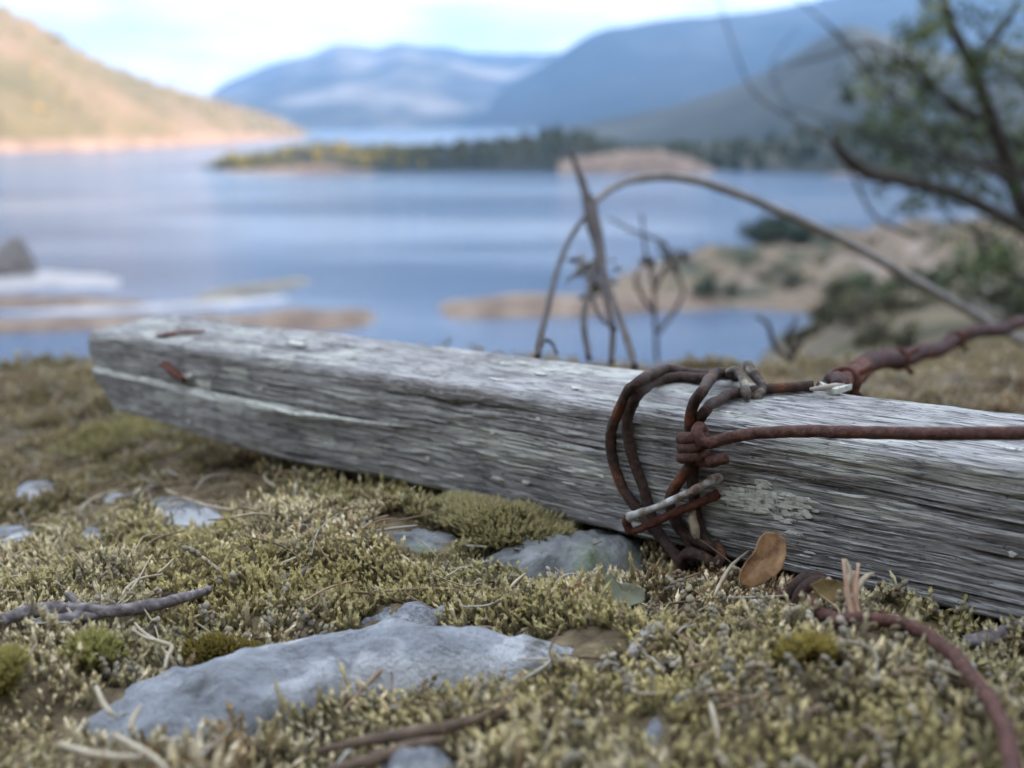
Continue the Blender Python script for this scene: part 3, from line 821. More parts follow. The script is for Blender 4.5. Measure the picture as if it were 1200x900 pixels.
def build_post():
    S0, S1 = -0.36, PLEN
    s = np.concatenate([np.linspace(S0, -0.03, 120, endpoint=False), np.linspace(-0.03, S1, 820)])
    rc = np.array([0.0022, 0.0045, 0.003, 0.003])           # corner radii: front-bottom, front-top, back-top, back-bottom
    corners = [(0, -PH), (0, 0), (PW, 0), (PW, -PH)]
    prof, nrm = [], []
    def arc(c, r, a0, a1, n):
        for a in np.linspace(a0, a1, n):
            prof.append((c[0] + r * math.cos(a), c[1] + r * math.sin(a))); nrm.append((math.cos(a), math.sin(a)))
    def line(p, q, n, nn):
        for k in np.linspace(0, 1, n + 2)[1:-1]:
            prof.append((p[0] + (q[0] - p[0]) * k, p[1] + (q[1] - p[1]) * k)); nrm.append(nn)
    r0, r1, r2, r3 = rc
    line((0, -PH + r0), (0, -r1), 150, (-1, 0))
    arc((r1, -r1), r1, math.pi, math.pi / 2, 18)
    line((r1, 0), (PW - r2, 0), 120, (0, 1))
    arc((PW - r2, -r2), r2, math.pi / 2, 0, 10)
    line((PW, -r2), (PW, -PH + r3), 24, (1, 0))
    arc((PW - r3, -PH + r3), r3, 0, -math.pi / 2, 6)
    line((PW - r3, -PH), (r0, -PH), 24, (0, -1))
    arc((r0, -PH + r0), r0, -math.pi / 2, -math.pi, 10)
    prof = np.array(prof); nrm = np.array(nrm)
    per = np.concatenate([[0], np.cumsum(np.linalg.norm(np.diff(prof, axis=0), axis=1))])
    ns, npf = len(s), len(prof)
    Sg, U = np.meshgrid(s, per, indexing='ij')
    Vv = np.tile(prof[:, 0], (ns, 1)); Ww = np.tile(prof[:, 1], (ns, 1))
    Nv = np.tile(nrm[:, 0], (ns, 1)); Nw = np.tile(nrm[:, 1], (ns, 1))
    # grain
    wob = 0.0055 * (fbm(Sg * 7, U * 14, 0, 81, 3) - 0.5) + 0.0010 * (fbm(Sg * 45, U * 60, 0, 89, 2) - 0.5)
    u2 = U + wob
    g1 = fbm(Sg * 16, u2 * 560, 0, 82, 3)
    g2 = fbm(Sg * 60, u2 * 1250, 0, 83, 2)
    crack = sstep(0.70, 0.86, fbm(Sg * 9, u2 * 400, 0, 84, 2, 0.4))
    splint = sstep(0.62, 0.80, fbm(Sg * 80, u2 * 480, 0, 85, 2, 0.4))
    big = fbm(Sg * 8, U * 30, 0, 86, 3) - 0.5
    fronty = np.clip(-Nv, 0, 1)
    d = 0.0006 * (g1 - 0.5) + 0.0006 * (g2 - 0.5) - 0.0010 * crack + 0.0004 * splint + 0.0012 * big
    # worn hollow along the front-top arris in the middle of the visible length
    edge = np.exp(-((Ww + 0.004) / 0.006) ** 2) * fronty
    d = d - 0.0012 * edge * (fbm(Sg * 40, U * 60, 0, 87, 3))
    # the lower half has split off and stands proud towards the left end
    prot = np.interp(Sg, [0.0, 0.255, 0.30, 0.345, 0.40, 0.45, 0.52], [0, 0, 0.0022, 0.0046, 0.0040, 0.0028, 0.0028])
    wc = -0.0245 + 0.0010 * np.sin(Sg * 30) + 0.0016 * (fbm(Sg * 30, 0 * Sg, 0, 88, 3) - 0.5)
    led = 1 - np.clip((Ww - wc) / np.maximum(prot * 0.6, 0.0005), 0, 1)
    d = d + prot * led * fronty
    d = d - 0.0030 * np.exp(-((Ww - wc - prot * 0.62 - 0.0004) / 0.0005) ** 2) * fronty * sstep(0.235, 0.27, Sg)
    Vd = Vv + Nv * d; Wd = Ww + Nw * d
    # ragged, oblique left end: the upper half reaches farther than the lower one
    lim = S1 - 0.006 * (fbm(Vv * 90, Ww * 90, 0, 90, 3) - 0.2) - 0.003 * sstep(-0.003, 0.001, wc - Ww) - 0.72 * np.maximum(wc - Ww, 0) + 0.0 * Vv
    lim = lim - 0.004 * np.exp(Ww / 0.004) - 0.10 * np.maximum(Vv - 0.028, 0)
    Sd = np.minimum(Sg, lim)
    tail = sstep(S1 - 0.03, S1, Sg)
    cv, cw = PW / 2, -PH / 2
    Vd = Vd + (cv - Vd) * 0.05 * tail ** 3; Wd = Wd + (cw - Wd) * 0.05 * tail ** 3
    Wd = Wd + 0.0060 * sstep(0.33, 0.509, Sg) * np.clip(-Ww / PH, 0, 1) ** 2
    pts = PR + Sd[..., None] * PA + Vd[..., None] * PB + Wd[..., None] * PU
    # colour drivers
    hgt = np.clip(0.5 + 0.75 * (g1 - 0.5) + 0.5 * (g2 - 0.5) - 0.55 * crack + 0.25 * splint, 0, 1)
    pale = 0.55 * sstep(0.58, 0.74, fbm(Sg * 30, U * 110, 0, 92, 4))
    for px, py, rs, rw, am in ((890, 585, 0.022, 0.007, 1.0), (1000, 540, 0.03, 0.006, 0.9), (850, 700, 0.02, 0.005, 0.7), (500, 525, 0.02, 0.006, 0.6), (1150, 560, 0.04, 0.006, 0.8)):
        s0, w0 = front_coords(px, py)
        pale = np.maximum(pale, am * np.exp(-((Sg - s0) / rs) ** 2 - ((Ww - w0) / rw) ** 2) * fronty)
    topw = np.clip(Nw, 0, 1)
    onled = np.where((Ww > wc - 0.0004) & (Ww < wc + prot * 0.62), 1.0, 0.0) * fronty * sstep(0.0008, 0.002, prot)
    pale = np.maximum(pale, 0.5 * topw * sstep(0.45, 0.70, fbm(Sg * 16, U * 90, 0, 93, 4)))
    brown = (0.12 + 0.7 * sstep(0.40, 0.72, fbm(Sg * 9, U * 36, 0, 94, 5))) * (0.10 + 0.90 * fronty)  # stain weighted to the front face, adding shade to its colour
    brown = brown * (1 - onled)
    hgt = np.clip(hgt + 0.35 * onled, 0, 1); pale = np.maximum(pale, 0.9 * onled)  # ledge coloured pale for the sky light it catches
    brown = np.maximum(brown, 0.9 * edge * 0.8 * sstep(0.35, 0.6, fbm(Sg * 12, 0 * U, 0, 95, 3)))
    col = np.stack([hgt, pale * (1 - 0.6 * brown), brown, np.ones_like(hgt)], -1).reshape(-1, 4)
    f = grid_faces(ns, npf, True)
    m_ = MB()
    vv = pts.reshape(-1, 3)
    m_.add(vv, f, col)
    # end caps
    for ring, flip in ((0, False), (ns - 1, True)):
        idx = ring * npf + np.arange(npf)
        cc = vv[idx].mean(0) - (PA * 0.004 if flip else 0)
        m_.add([cc], np.zeros((0, 3), int), np.array([[0.3, 0.1, 0.7, 1]]))
        tri = np.stack([np.full(npf, m_.n - 1), idx, np.roll(idx, -1)], 1)
        m_.f.setdefault(3, []).append(tri[:, ::-1] if not flip else tri)
    uvs = np.vstack([np.stack([Sg, u2], -1).reshape(-1, 2), [[S0, 0], [S1, 0]]])
    return m_, uvs


post = empty('fence_post', tuple(post_pt(0.25, 0.025, -PH)))
tag(post, 'weathered grey wooden fence post lying across the moss, split at its raised end', 'fence post')
pm, puv = build_post()
ol = np.array(post.location)
pm.v = [x - ol for x in pm.v]
pm.build('timber', M['wood'], post, uv=puv)


def plate(m_, c, a, b, n, la, lb, th, rng, col=None, k=9, bend=0.0):
    """Small irregular chip: centre, two in-plane axes, normal."""
    an = np.sort(rng.uniform(0, 2 * np.pi, k) * 0.3 + np.linspace(0, 2 * np.pi, k, endpoint=False) * 1.0)
    r = rng.uniform(0.6, 1.1, k)
    p = c + (np.cos(an) * r * la)[:, None] * a + (np.sin(an) * r * lb)[:, None] * b
    lift = bend * (np.cos(an) * r)[:, None] ** 2 * n
    top = p + lift + n * th
    v = np.vstack([p + lift, top, [c + n * th * 1.2], [c]])
    j = np.arange(k)
    side = np.stack([j, (j + 1) % k, (j + 1) % k + k, j + k], 1)
    m_.add(v, side, col)
    m_.f.setdefault(3, []).append(np.vstack([np.stack([j + k, (j + 1) % k + k, np.full(k, 2 * k)], 1), np.stack([(j + 1) % k, j, np.full(k, 2 * k + 1)], 1)]) + m_.n - len(v))


rg = np.random.default_rng(12)
M['paint'] = noise_mat('old_paint', [(0.34, (0.20, 0.20, 0.185)), (0.46, (0.54, 0.55, 0.50)), (0.7, (0.72, 0.73, 0.68))], scale=420, bump=0.5, bscale=600, bdist=0.0006)
fl = MB()
for k in range(60):
    s_ = rg.uniform(-0.02, 0.46)
    if rg.random() < 0.62:
        if rg.random() < 0.35:
            s0, w0 = front_coords(rg.choice([890, 905, 1000, 520, 640]), 0)
            s_ = s0 + rg.normal(0, 0.012)
            w_ = np.clip(rg.normal(-0.026, 0.007), -PH + 0.003, -0.004)
        else:
            w_ = rg.uniform(-PH + 0.003, -0.005)
        if abs(w_ + 0.0225) < 0.006 and s_ > 0.24:
            continue
        pr_ = float(np.interp(s_, [0.255, 0.30, 0.345, 0.4], [0, 0.0022, 0.0046, 0.0040])) if w_ < -0.024 else 0.0
        plate(fl, post_pt(s_, -0.0004 - pr_, w_), PA, PU, -PB, rg.uniform(0.0012, 0.0040), rg.uniform(0.0004, 0.0009), 0.0003, rg, bend=rg.uniform(0, 0.0005))
    else:
        v_ = rg.uniform(0.005, PW - 0.006)
        plate(fl, post_pt(s_, v_, 0.0004), PA, PB, PU, rg.uniform(0.002, 0.006), rg.uniform(0.0006, 0.0013), 0.0003, rg, bend=rg.uniform(0, 0.0005))
pr_ = np.random.default_rng(44)
for k in range(95):      # the worn patch of old paint beside the wires
    px_, py_ = pr_.normal(892, 22), pr_.normal(586, 7.5)
    if not (846 < px_ < 948): continue
    plate(fl, on_front(px_, py_ + (px_ - 892) * 0.18, pr_.uniform(0.0001, 0.0007)), PA, PU, -PB, pr_.uniform(0.0020, 0.0058), pr_.uniform(0.0006, 0.0014), 0.0003, pr_, bend=pr_.uniform(0, 0.0004))
part(fl, 'paint_flakes', M['paint'], post, smooth=False)['kind'] = 'stuff'

m_ = MB()        # lifted sliver along the split
sl = [on_front(px, py, o) for px, py, o in ((250, 462, 0.0050), (300, 473, 0.0058), (345, 485, 0.0056), (372, 487, 0.0048), (410, 492, 0.0036), (450, 497, 0.0020), (482, 500, 0.0004))]
tube(m_, spline(sl, 8), [0.0008, 0.0015, 0.0018, 0.0014, 0.0012, 0.0009, 0.0003], seg=8, rough=0.25, seed=3, flat=0.5)
part(m_, 'splinter', M['paint'], post)
m_ = MB()        # flat rusty nail driven into the top
tube(m_, spline([on_top(184, 394, 0.0012), on_top(205, 391, 0.0018), on_top(240, 388, 0.0016)], 8), [0.0016, 0.0019, 0.0010], seg=10, rough=0.3, seed=5, flat=0.6, col=(0.15, 1, 1))
part(m_, 'nail', M['red_rust'], post)
m_ = MB()        # rusted nail in its hole in the front
tube(m_, spline([on_front(192, 426, 0.0010), on_front(203, 436, 0.0024), on_front(216, 446, 0.0026)], 8), [0.0024, 0.0028, 0.0018], seg=10, rough=0.35, seed=6, flat=0.7, col=(0.45, 1, 1))
part(m_, 'nail', M['red_rust'], post)
m_ = MB()
for px, py, la, lb in ((222, 440, 0.0045, 0.0018), (238, 449, 0.0050, 0.0024), (246, 452, 0.0022, 0.0026)):
    plate(m_, on_front(px, py, 0.0014), PA, PU, -PB, la, lb, 0.0012, rg, bend=0.0008)
part(m_, 'paint_chip', M['paint'], post, smooth=False)
m_ = MB()
for px, py in ((350, 404),):
    plate(m_, on_top(px, py, 0.0006), PA, PB, PU, 0.010, 0.0025, 0.0008, rg, bend=0.0008)
part(m_, 'bark_chip', M['paint'], post, smooth=False)
m_ = MB()
plate(m_, on_top(978, 461, 0.0006), PA, PB, PU, 0.006, 0.0016, 0.0020, rg, bend=0.002)
part(m_, 'bark_chip', M['paint'], post, smooth=False)

# ------------------------------------------------------------------ wires on the post
WR = 0.00195


def fpath(pts, per=10):
    """pts: (px, py, off mm from the front plane)"""
    return spline([on_front(a, b, c / 1000.0) for a, b, c in pts], per)


def back_pt(px, py, v, w):
    d = on_top(px, py) - PR
    return post_pt(float(d @ PA), v, w)


def tpath(pts):
    return [on_top(a, b, c / 1000.0) for a, b, c in pts]


def tint_along(n_path, seg, spots):
    t = np.linspace(0, 1, n_path)
    r = np.ones(n_path)
    for c, w_, a in spots:
        r = r - a * np.exp(-((t - c) / w_) ** 2)
    r = np.clip(r, 0, 1)
    r = np.concatenate([np.repeat(r, seg), [r[0], r[-1]]])
    return np.stack([r, np.ones_like(r), np.ones_like(r)], 1)


def wire(name, path, label, mat, rad=WR, spots=(), rough=0.17, seed=1, cat='wire', group=None, seg=18):
    m_ = MB()
    path = np.asarray(path, float)
    arc = np.concatenate([[0], np.cumsum(np.linalg.norm(np.diff(path, axis=0), axis=1))])
    kink = np.stack([fbm(arc * 90, seed * 3.1 + k * 9, 0, seed + k, 2) - 0.5 for k in range(3)], 1)
    path = path + kink * 0.0011
    tube(m_, path, rad, seg=seg, rough=rough, seed=seed, col=tint_along(len(path), seg, spots))
    o = m_.build(name, mat, origin=path[0])
    return tag(o, label, cat, group)


# outer double loop (two turns round the post, meeting under it)
top_a = tpath([(828, 439, 2.4), (803, 435, 3.0)])
sa = np.vstack([spline([back_pt(845, 444, PW + 0.0025, -0.012), back_pt(844, 444, PW + 0.0015, -0.002)] + top_a + [on_top(778, 433, 0.0040)] +
                       [on_front(a, b, c / 1000) for a, b, c in ((752, 444, 5.0), (734, 464, 4.4), (723, 485, 3.2), (717, 504, 2.8), (716, 526, 2.6), (720, 548, 2.6), (728, 570, 2.8), (741, 588, 3.0),
                                                               (754, 603, 3.4), (770, 624, 4.5), (785, 642, 6.0), (799, 660, 7.0), (806, 674, 5.0))], 10)])
wire('tie_wire', sa, 'dark rusty wire loop farthest left on the post, orange rust on its upper bend', M['rust'], spots=((0.40, 0.03, 0.9),), seed=2)
sb = spline([back_pt(838, 446, PW + 0.0025, -0.010), back_pt(834, 444, PW + 0.001, -0.001)] + tpath([(822, 443, 2.2), (808, 442, 2.2), (793, 442, 2.2), (770, 446, 2.8)]) +
            [on_front(a, b, c / 1000) for a, b, c in ((750, 460, 3.6), (739, 479, 2.8), (735, 501, 2.4), (738, 526, 2.2), (746, 551, 2.2), (754, 576, 2.6), (761, 598, 3.0),
                                                    (769, 619, 3.6), (782, 638, 4.5), (796, 654, 4.5), (812, 664, 2.5))], 10)
wire('tie_wire', sb, 'dark rusty wire loop just inside the farthest left loop round the post', M['rust'], seed=3)

# upright wire that carries the knot
sc_ = spline([back_pt(866, 448, PW + 0.002, -0.012), back_pt(862, 445, PW + 0.001, 0.0)] + tpath([(853, 439, 4.0), (844, 437, 5.5), (835, 441, 6.5)]) +
             [on_front(a, b, c / 1000) for a, b, c in ((824, 455, 6.5), (814, 473, 5.5), (809, 494, 4.5), (808, 514, 4.2), (810, 530, 4.2), (810, 545, 4.0), (799, 558, 4.2), (789, 572, 4.2), (785, 588, 3.6),
                                                     (792, 606, 3.0), (806, 630, 3.0), (818, 652, 3.5))], 10)
wire('tie_wire', sc_, 'rusty wire bent down over the post top into the knot, orange below it', M['rust'], spots=((0.42, 0.025, 0.8), (0.70, 0.05, 0.95)), seed=4)

# wire whose cut end lies on top of the post
sd_ = spline(tpath([(952, 452, 2.3), (930, 453, 2.4), (908, 454, 2.4), (884, 458, 2.2)]) + [on_top(864, 461, 0.0024), on_top(847, 466, 0.0030)] +
             [on_front(a, b, c / 1000) for a, b, c in ((829, 478, 3.2), (819, 493, 2.6), (814, 515, 2.4), (813, 540, 2.4), (812, 565, 2.4), (814, 590, 2.6), (820, 618, 3.0), (828, 640, 4.0), (830, 656, 4.0))], 10)
wire('tie_wire', sd_, 'dark wire with a cut end lying on the post top behind the knot', M['rust'], spots=((0.12, 0.03, 0.7),), seed=5)

# knot and the long straight strand
th = np.linspace(0.3, 2 * np.pi * 2.75, 64)
kx = 812 + 13.5 * np.cos(th); ky = 509 + 30 * (th - th[0]) / (th[-1] - th[0]) + 1.5 * np.sin(th); ko = 5.0 + 4.6 * np.sin(th)
coil = np.array([on_front(a, b, c / 1000) for a, b, c in zip(kx, ky, ko)])
tailp = spline([coil[-1]] + [on_front(a, b, c / 1000) for a, b, c in ((832, 541, 8.5), (842, 538, 9.5), (853, 536, 9.0))], 6)
lead = spline([on_front(a, b, c / 1000) for a, b, c in ((1345, 512, 14), (1280, 510, 12), (1200, 508, 11), (1100, 508.5, 10.5), (1000, 507, 10), (930, 505, 9.5), (885, 507.5, 9.2), (853, 513.5, 9.6), (833, 519, 10.0),
                                                          (822, 517, 11.0), (816, 508, 11.0), (820, 501, 8.0))] + [coil[0]], 12)
sk = np.vstack([lead[:-1], coil[:-1], tailp])
wire('strand_wire', sk, 'long straight rusty fence wire knotted to the post and running off to the right', M['strand'], seed=6, spots=((0.9, 0.01, 0.5),), rough=0.12)

# bottom bights under the post
th = np.linspace(-0.6, 4.6, 26)
b1 = np.array([on_front(812 + 17 * math.cos(t), 655 + 15 * math.sin(t) * 1.1, (6.5 + 3 * math.sin(t + 0.8))) if True else 0 for t in th]) if False else \
     spline([on_front(a, b, c / 1000) for a, b, c in ((838, 636, 2), (846, 652, 5), (836, 660, 8), (818, 650, 9), (803, 650, 9), (798, 664, 8), (806, 678, 6), (822, 676, 3), (832, 668, 0))], 8)
wire('tie_wire', b1, 'short dark wire bight pressed into the moss beneath the knot', M['rust'], seed=8)
b2 = spline([on_front(a, b, c / 1000) for a, b, c in ((786, 600, 2.2), (800, 622, 3.0), (818, 634, 4.0), (832, 640, 5.0), (842, 650, 3.0), (846, 664, 0.0))], 8)
wire('tie_wire', b2, 'short dark wire crossing behind the staple at the post bottom edge', M['rust'], seed=9)
m_ = MB()
tube(m_, fpath([(813, 596, 4.6), (812, 606, 5.6), (814, 618, 6.2), (817, 630, 6.2)]), [0.0008, 0.0015, 0.0017, 0.0010], seg=10, rough=0.35, seed=12)
tag(m_.build('wood_splinter', M['straw'], origin=on_front(813, 596, 0.0046)), 'short pale sliver of wood caught behind the staple', 'splinter')

# staple
st = fpath([(845, 561, -1.5), (836, 563, 4.0), (822, 570, 7.0), (800, 581, 9.0), (770, 594, 11.0), (748, 602, 12.0), (737, 606, 12.2)], 8)
st2 = fpath([(737, 606, 12.2), (734, 613, 12.0), (740, 622, 11.2), (752, 619, 10.5), (775, 608, 9.0), (800, 597, 7.5), (822, 588, 5.5), (842, 578, -1.0)], 8)
root = empty('staple', tuple(on_front(840, 570, 0.002)))
tag(root, 'bent fence staple with one silvery and one rusty prong over the wires', 'staple')
m_ = MB(); tube(m_, st, [0.0018, 0.0019, 0.0015, 0.0014, 0.0013, 0.0014, 0.0019], seg=14, rough=0.28, seed=20); part(m_, 'prong', M['zinc'], root)['label'] = 'silvery upper prong'
m_ = MB(); tube(m_, st2, [0.0017, 0.0014, 0.0015, 0.0017], seg=14, rough=0.3, seed=21, col=(0.6, 1, 1)); part(m_, 'prong', M['red_rust'], root)['label'] = 'rusty lower prong'
# barb on the top wire
m_ = MB()
tube(m_, spline(tpath([(850, 441, 3.0), (856, 436, 6.0), (862, 434, 7.5), (868, 439, 7.0), (872, 449, 5.6), (874, 460, 3.6), (876, 469, 1.0)]), 8), [0.0018, 0.0020, 0.0022, 0.0019, 0.0018, 0.0020, 0.0014], seg=10, rough=0.25, seed=22, flat=0.75)
tag(m_.build('barb', M['lichen_wire'], origin=on_top(862, 440, 0.003)), 'flat lichen crusted barb hooked over the wire on top of the post', 'barb')
m_ = MB()
tube(m_, spline(tpath([(876, 427, 7.5), (879, 433, 7.0), (885, 441, 6.0), (891, 449, 4.5), (893, 457, 2.6), (886, 465, 1.0), (880, 462, 0.6)]), 8), [0.0018, 0.0019, 0.0019, 0.0017, 0.0018, 0.0014], seg=10, rough=0.25, seed=23)
tag(m_.build('barb', M['lichen_wire'], origin=on_top(885, 441, 0.003)), 'barb with a rusty upright tip, right of the flat barb', 'barb')

# twisted barbed wire running away behind the post
ctrl = [(972, 452, 0.40), (985, 449, 0.425), (1002, 440, 0.46), (1013, 428, 0.50), (1033, 421, 0.55), (1062, 420, 0.61), (1080, 412, 0.65), (1102, 409, 0.70), (1120, 397, 0.74), (1145, 388, 0.79), (1175, 386, 0.84), (1205, 376, 0.89), (1300, 366, 1.1), (1450, 345, 1.35)]
cl = spline([at(*c) for c in ctrl], 14)
m_ = MB()
t = np.gradient(cl, axis=0); t /= np.linalg.norm(t, axis=1)[:, None]
s_ = np.concatenate([[0], np.cumsum(np.linalg.norm(np.diff(cl, axis=0), axis=1))])
e1 = np.cross(t, [0, 0, 1.0]); e1 /= np.linalg.norm(e1, axis=1)[:, None]; e2 = np.cross(e1, t)
for ph in (0, math.pi):
    ph_ = s_ / 0.030 * 2 * np.pi + ph
    tube(m_, cl + 0.0028 * (np.cos(ph_)[:, None] * e1 + np.sin(ph_)[:, None] * e2), [0.0022, 0.0024, 0.0027, 0.0028], seg=10, rough=0.22, seed=30 + int(ph), col=tint_along(len(cl), 10, ((0.12, 0.05, 0.7), (0.2, 0.02, 0.6))))
for k in (0.10, 0.36, 0.62):      # barbs wound round the strands
    i = int(k * (len(cl) - 1))
    q = np.linspace(-2.2 * np.pi, 2.2 * np.pi, 40)
    hx = cl[i] + (q / 14 * 0.0045)[:, None] * t[i] + 0.0052 * (np.cos(q)[:, None] * e1[i] + np.sin(q)[:, None] * e2[i])
    hx = np.vstack([hx[0] + (hx[0] - cl[i]) * 1.2, hx, hx[-1] + (hx[-1] - cl[i]) * 1.2])
    tube(m_, hx, 0.0014, seg=8, rough=0.2, seed=40 + i, col=(0.6, 1, 1))
tag(m_.build('barbed_wire', M['red_rust'], origin=cl[0]), 'twisted red brown barbed wire running away behind the post to the right', 'barbed wire')
m_ = MB()
tube(m_, spline([on_top(950, 456, 0.002), on_top(962, 455, 0.0035), on_top(978, 452, 0.003), on_top(990, 451, 0.002)], 6), [0.0006, 0.0011, 0.0010, 0.0004], seg=8, rough=0.3, seed=44)
tag(m_.build('wood_chip', M['pebble'], origin=on_top(960, 455)), 'tan wood chip lying on the post top between wire end and barbed wire', 'wood chip')

# wire on the ground at the right
gw = spline([on_ground(a, b, c / 1000) for a, b, c in ((905, 702, 2), (925, 694, 7), (945, 700, 10), (957, 714, 13), (975, 724, 15), (987, 729, 16), (1017, 727, 17), (1050, 729, 17), (1078, 739, 17), (1102, 756, 17), (1127, 778, 17),
                                                     (1150, 806, 17), (1168, 832, 17), (1181, 866, 17), (1188, 905, 16), (1188, 960, 14))], 10)
wire('ground_wire', gw, 'loose rusty wire arching out of the moss toward the lower right corner', M['strand'], seed=50, rough=0.09, rad=0.0018)
th = np.linspace(0, 2 * np.pi * 2.1, 50)
cc = on_ground(957, 704, 0.009)
cax = on_ground(985, 722, 0.009) - cc; cax /= np.linalg.norm(cax)
c1 = np.cross(cax, [0, 0, 1.0]); c1 /= np.linalg.norm(c1); c2 = np.cross(c1, cax)
cp_ = cc + ((th / th[-1] - 0.5) * 0.010)[:, None] * cax + 0.0062 * (np.cos(th)[:, None] * c1 + np.sin(th)[:, None] * c2)
wire('wire_coil', cp_, 'tight rusty wire coil half buried where the loose wire leaves the moss', M['rust'], seed=51, cat='wire coil')

# ------------------------------------------------------------------ plants and litter on the moss


def leaf(name, outline, lift, mat, label, cat='dead leaf', curl=0.004, th=0.0004, dist=0.3):
    """Curled leaf: outline in photo pixels with a lift in mm for every corner."""
    P = np.array([at(px, py, dist + 0.001 * (l - np.mean(lift)) * 0.35) for (px, py), l in zip(outline, lift)])
    c = P.mean(0)
    n = len(P)
    Pc = np.vstack([P, P[:1]])
    L = np.concatenate([[0], np.cumsum(np.linalg.norm(np.diff(Pc, axis=0), axis=1))])
    q = np.linspace(0, L[-1], 60, endpoint=False)
    B = np.stack([np.interp(q, L, Pc[:, k]) for k in range(3)], 1)
    B = c + (B - c) * (0.84 + 0.32 * fbm(B[:, 0] * 300, B[:, 2] * 260, B[:, 1] * 260, len(label), 3))[:, None]
    nr = np.linalg.svd(P - c)[2][2]
    if nr @ (CAM - c) < 0: nr = -nr
    V = []
    for k in np.linspace(0.02, 1, 12):
        w_ = c + (B - c) * k
        d = curl * (k ** 2) * (fbm(w_[:, 0] * 60, w_[:, 2] * 60, w_[:, 1] * 60, 5, 3) - 0.35)
        V.append(w_ + nr * d[:, None])
    V = np.vstack(V)
    m_ = MB()
    m_.add(V - nr * th, grid_faces(12, 60, True)); m_.add(V + nr * th, grid_faces(12, 60, True)[:, ::-1])
    e = 11 * 60 + np.arange(60)
    m_.f[4].append(np.stack([e, np.roll(e, -1), np.roll(e, -1) + 720, e + 720], 1))
    m_.f[4].append(np.stack([np.roll(np.arange(60), -1), np.arange(60), np.arange(60) + 720, np.roll(np.arange(60), -1) + 720], 1))
    return tag(m_.build(name, mat, origin=c), label, cat)


leaf('dead_leaf', [(866, 672), (871, 658), (882, 646), (888, 634), (896, 626), (910, 624), (918, 632), (918, 650), (914, 664), (905, 674), (892, 683), (878, 688), (867, 684)],
     [6, 10, 14, 20, 24, 26, 24, 18, 13, 11, 8, 5, 5], M['dry_leaf'], 'curled orange brown leaf standing against the bottom of the post', curl=0.005, dist=0.298)
leaf('dead_leaf', [(948, 686), (962, 679), (980, 680), (992, 688), (988, 700), (975, 708), (960, 700)], [10, 15, 16, 12, 9, 7, 8], M['ochre_leaf'],
     'dull ochre leaf lying over the half buried wire coil', curl=0.004, dist=0.285)
leaf('dead_leaf', [(708, 708), (709, 676), (716, 672), (724, 683), (740, 684), (754, 690), (757, 703), (744, 709), (726, 711)], [5, 14, 15, 11, 10, 9, 6, 4, 4], M['grey_leaf'],
     'folded grey green leaf in the moss below the wire loops', curl=0.004, dist=0.305)
leaf('dead_leaf', [(660, 704), (664, 688), (680, 682), (690, 690), (684, 704), (672, 710)], [6, 11, 13, 10, 6, 5], M['red_straw'],
     'small crumpled pinkish brown leaf left of the grey green leaf', curl=0.004, dist=0.31)


def twig(name, path, rad, mat, label, cat='twig', group=None, seed=0, rough=0.22, seg=9, extra=()):
    m_ = MB()
    tube(m_, path, rad, seg=seg, rough=rough, seed=seed)
    for p, r in extra:
        tube(m_, p, r, seg=seg, rough=rough, seed=seed + 3)
    return tag(m_.build(name, mat, origin=path[0]), label, cat, group)


def gp_(pts, per=8):
    return spline([on_ground(a, b, 0.6 * c / 1000) for a, b, c in pts], per)


twig('twig', gp_([(-60, 738, 14), (0, 727, 14), (30, 718, 14), (70, 713, 14), (120, 716, 14), (165, 712, 13), (205, 703, 13), (245, 691, 11)]), [0.0016, 0.0019, 0.0021, 0.0022, 0.0018, 0.0019, 0.0017, 0.0012], M['bark'],
     'knobbly grey twig, the longest in the moss at the left', seed=61, rough=0.35,
     extra=((gp_([(30, 733, 11), (60, 728, 12), (95, 724, 12), (130, 717, 13)]), [0.0013, 0.0021, 0.0018, 0.0009]),
            (gp_([(50, 742, 4), (75, 738, 5), (100, 728, 6), (112, 714, 12), (116, 699, 14)]), [0.0010, 0.0018, 0.0016, 0.0012, 0.0006]),
            (gp_([(95, 712, 10), (84, 700, 13), (76, 696, 14)]), [0.0012, 0.0010, 0.0006])))
twig('twig', gp_([(305, 690, 5), (322, 682, 7), (345, 676, 7), (362, 666, 8), (380, 654, 9)]), [0.0012, 0.0018, 0.0016, 0.0011, 0.0006], M['bark'], 'short grey twig in the moss right of the long twig', seed=62, rough=0.3)
twig('twig', gp_([(740, 770, 8), (748, 752, 10), (762, 738, 11), (782, 728, 10)]), [0.0016, 0.0018, 0.0016, 0.0009], M['grey_stem'], 'thin curved tan twig right of the end of the long rock', seed=63)
twig('twig', gp_([(1130, 752, 6), (1160, 748, 8), (1200, 736, 10), (1260, 726, 10)]), [0.0018, 0.0024, 0.0026, 0.002], M['bark'], 'dark twig half buried under the post at the right edge', seed=64)
twig('bark_strip', gp_([(370, 880, 6), (430, 868, 7), (490, 858, 8), (550, 846, 9), (625, 824, 9)]), [0.0007, 0.0013, 0.0016, 0.0013, 0.0006], M['bark_strip'], 'blurred brown bark strip at the bottom, upper of two', cat='bark strip', seed=65, rough=0.3)
twig('bark_strip', gp_([(380, 905, 5), (430, 892, 6), (480, 876, 7), (520, 866, 8)]), [0.0008, 0.0015, 0.0016, 0.0007], M['bark_strip'], 'blurred brown bark strip at the bottom, lower of two', cat='bark strip', seed=66, rough=0.3)

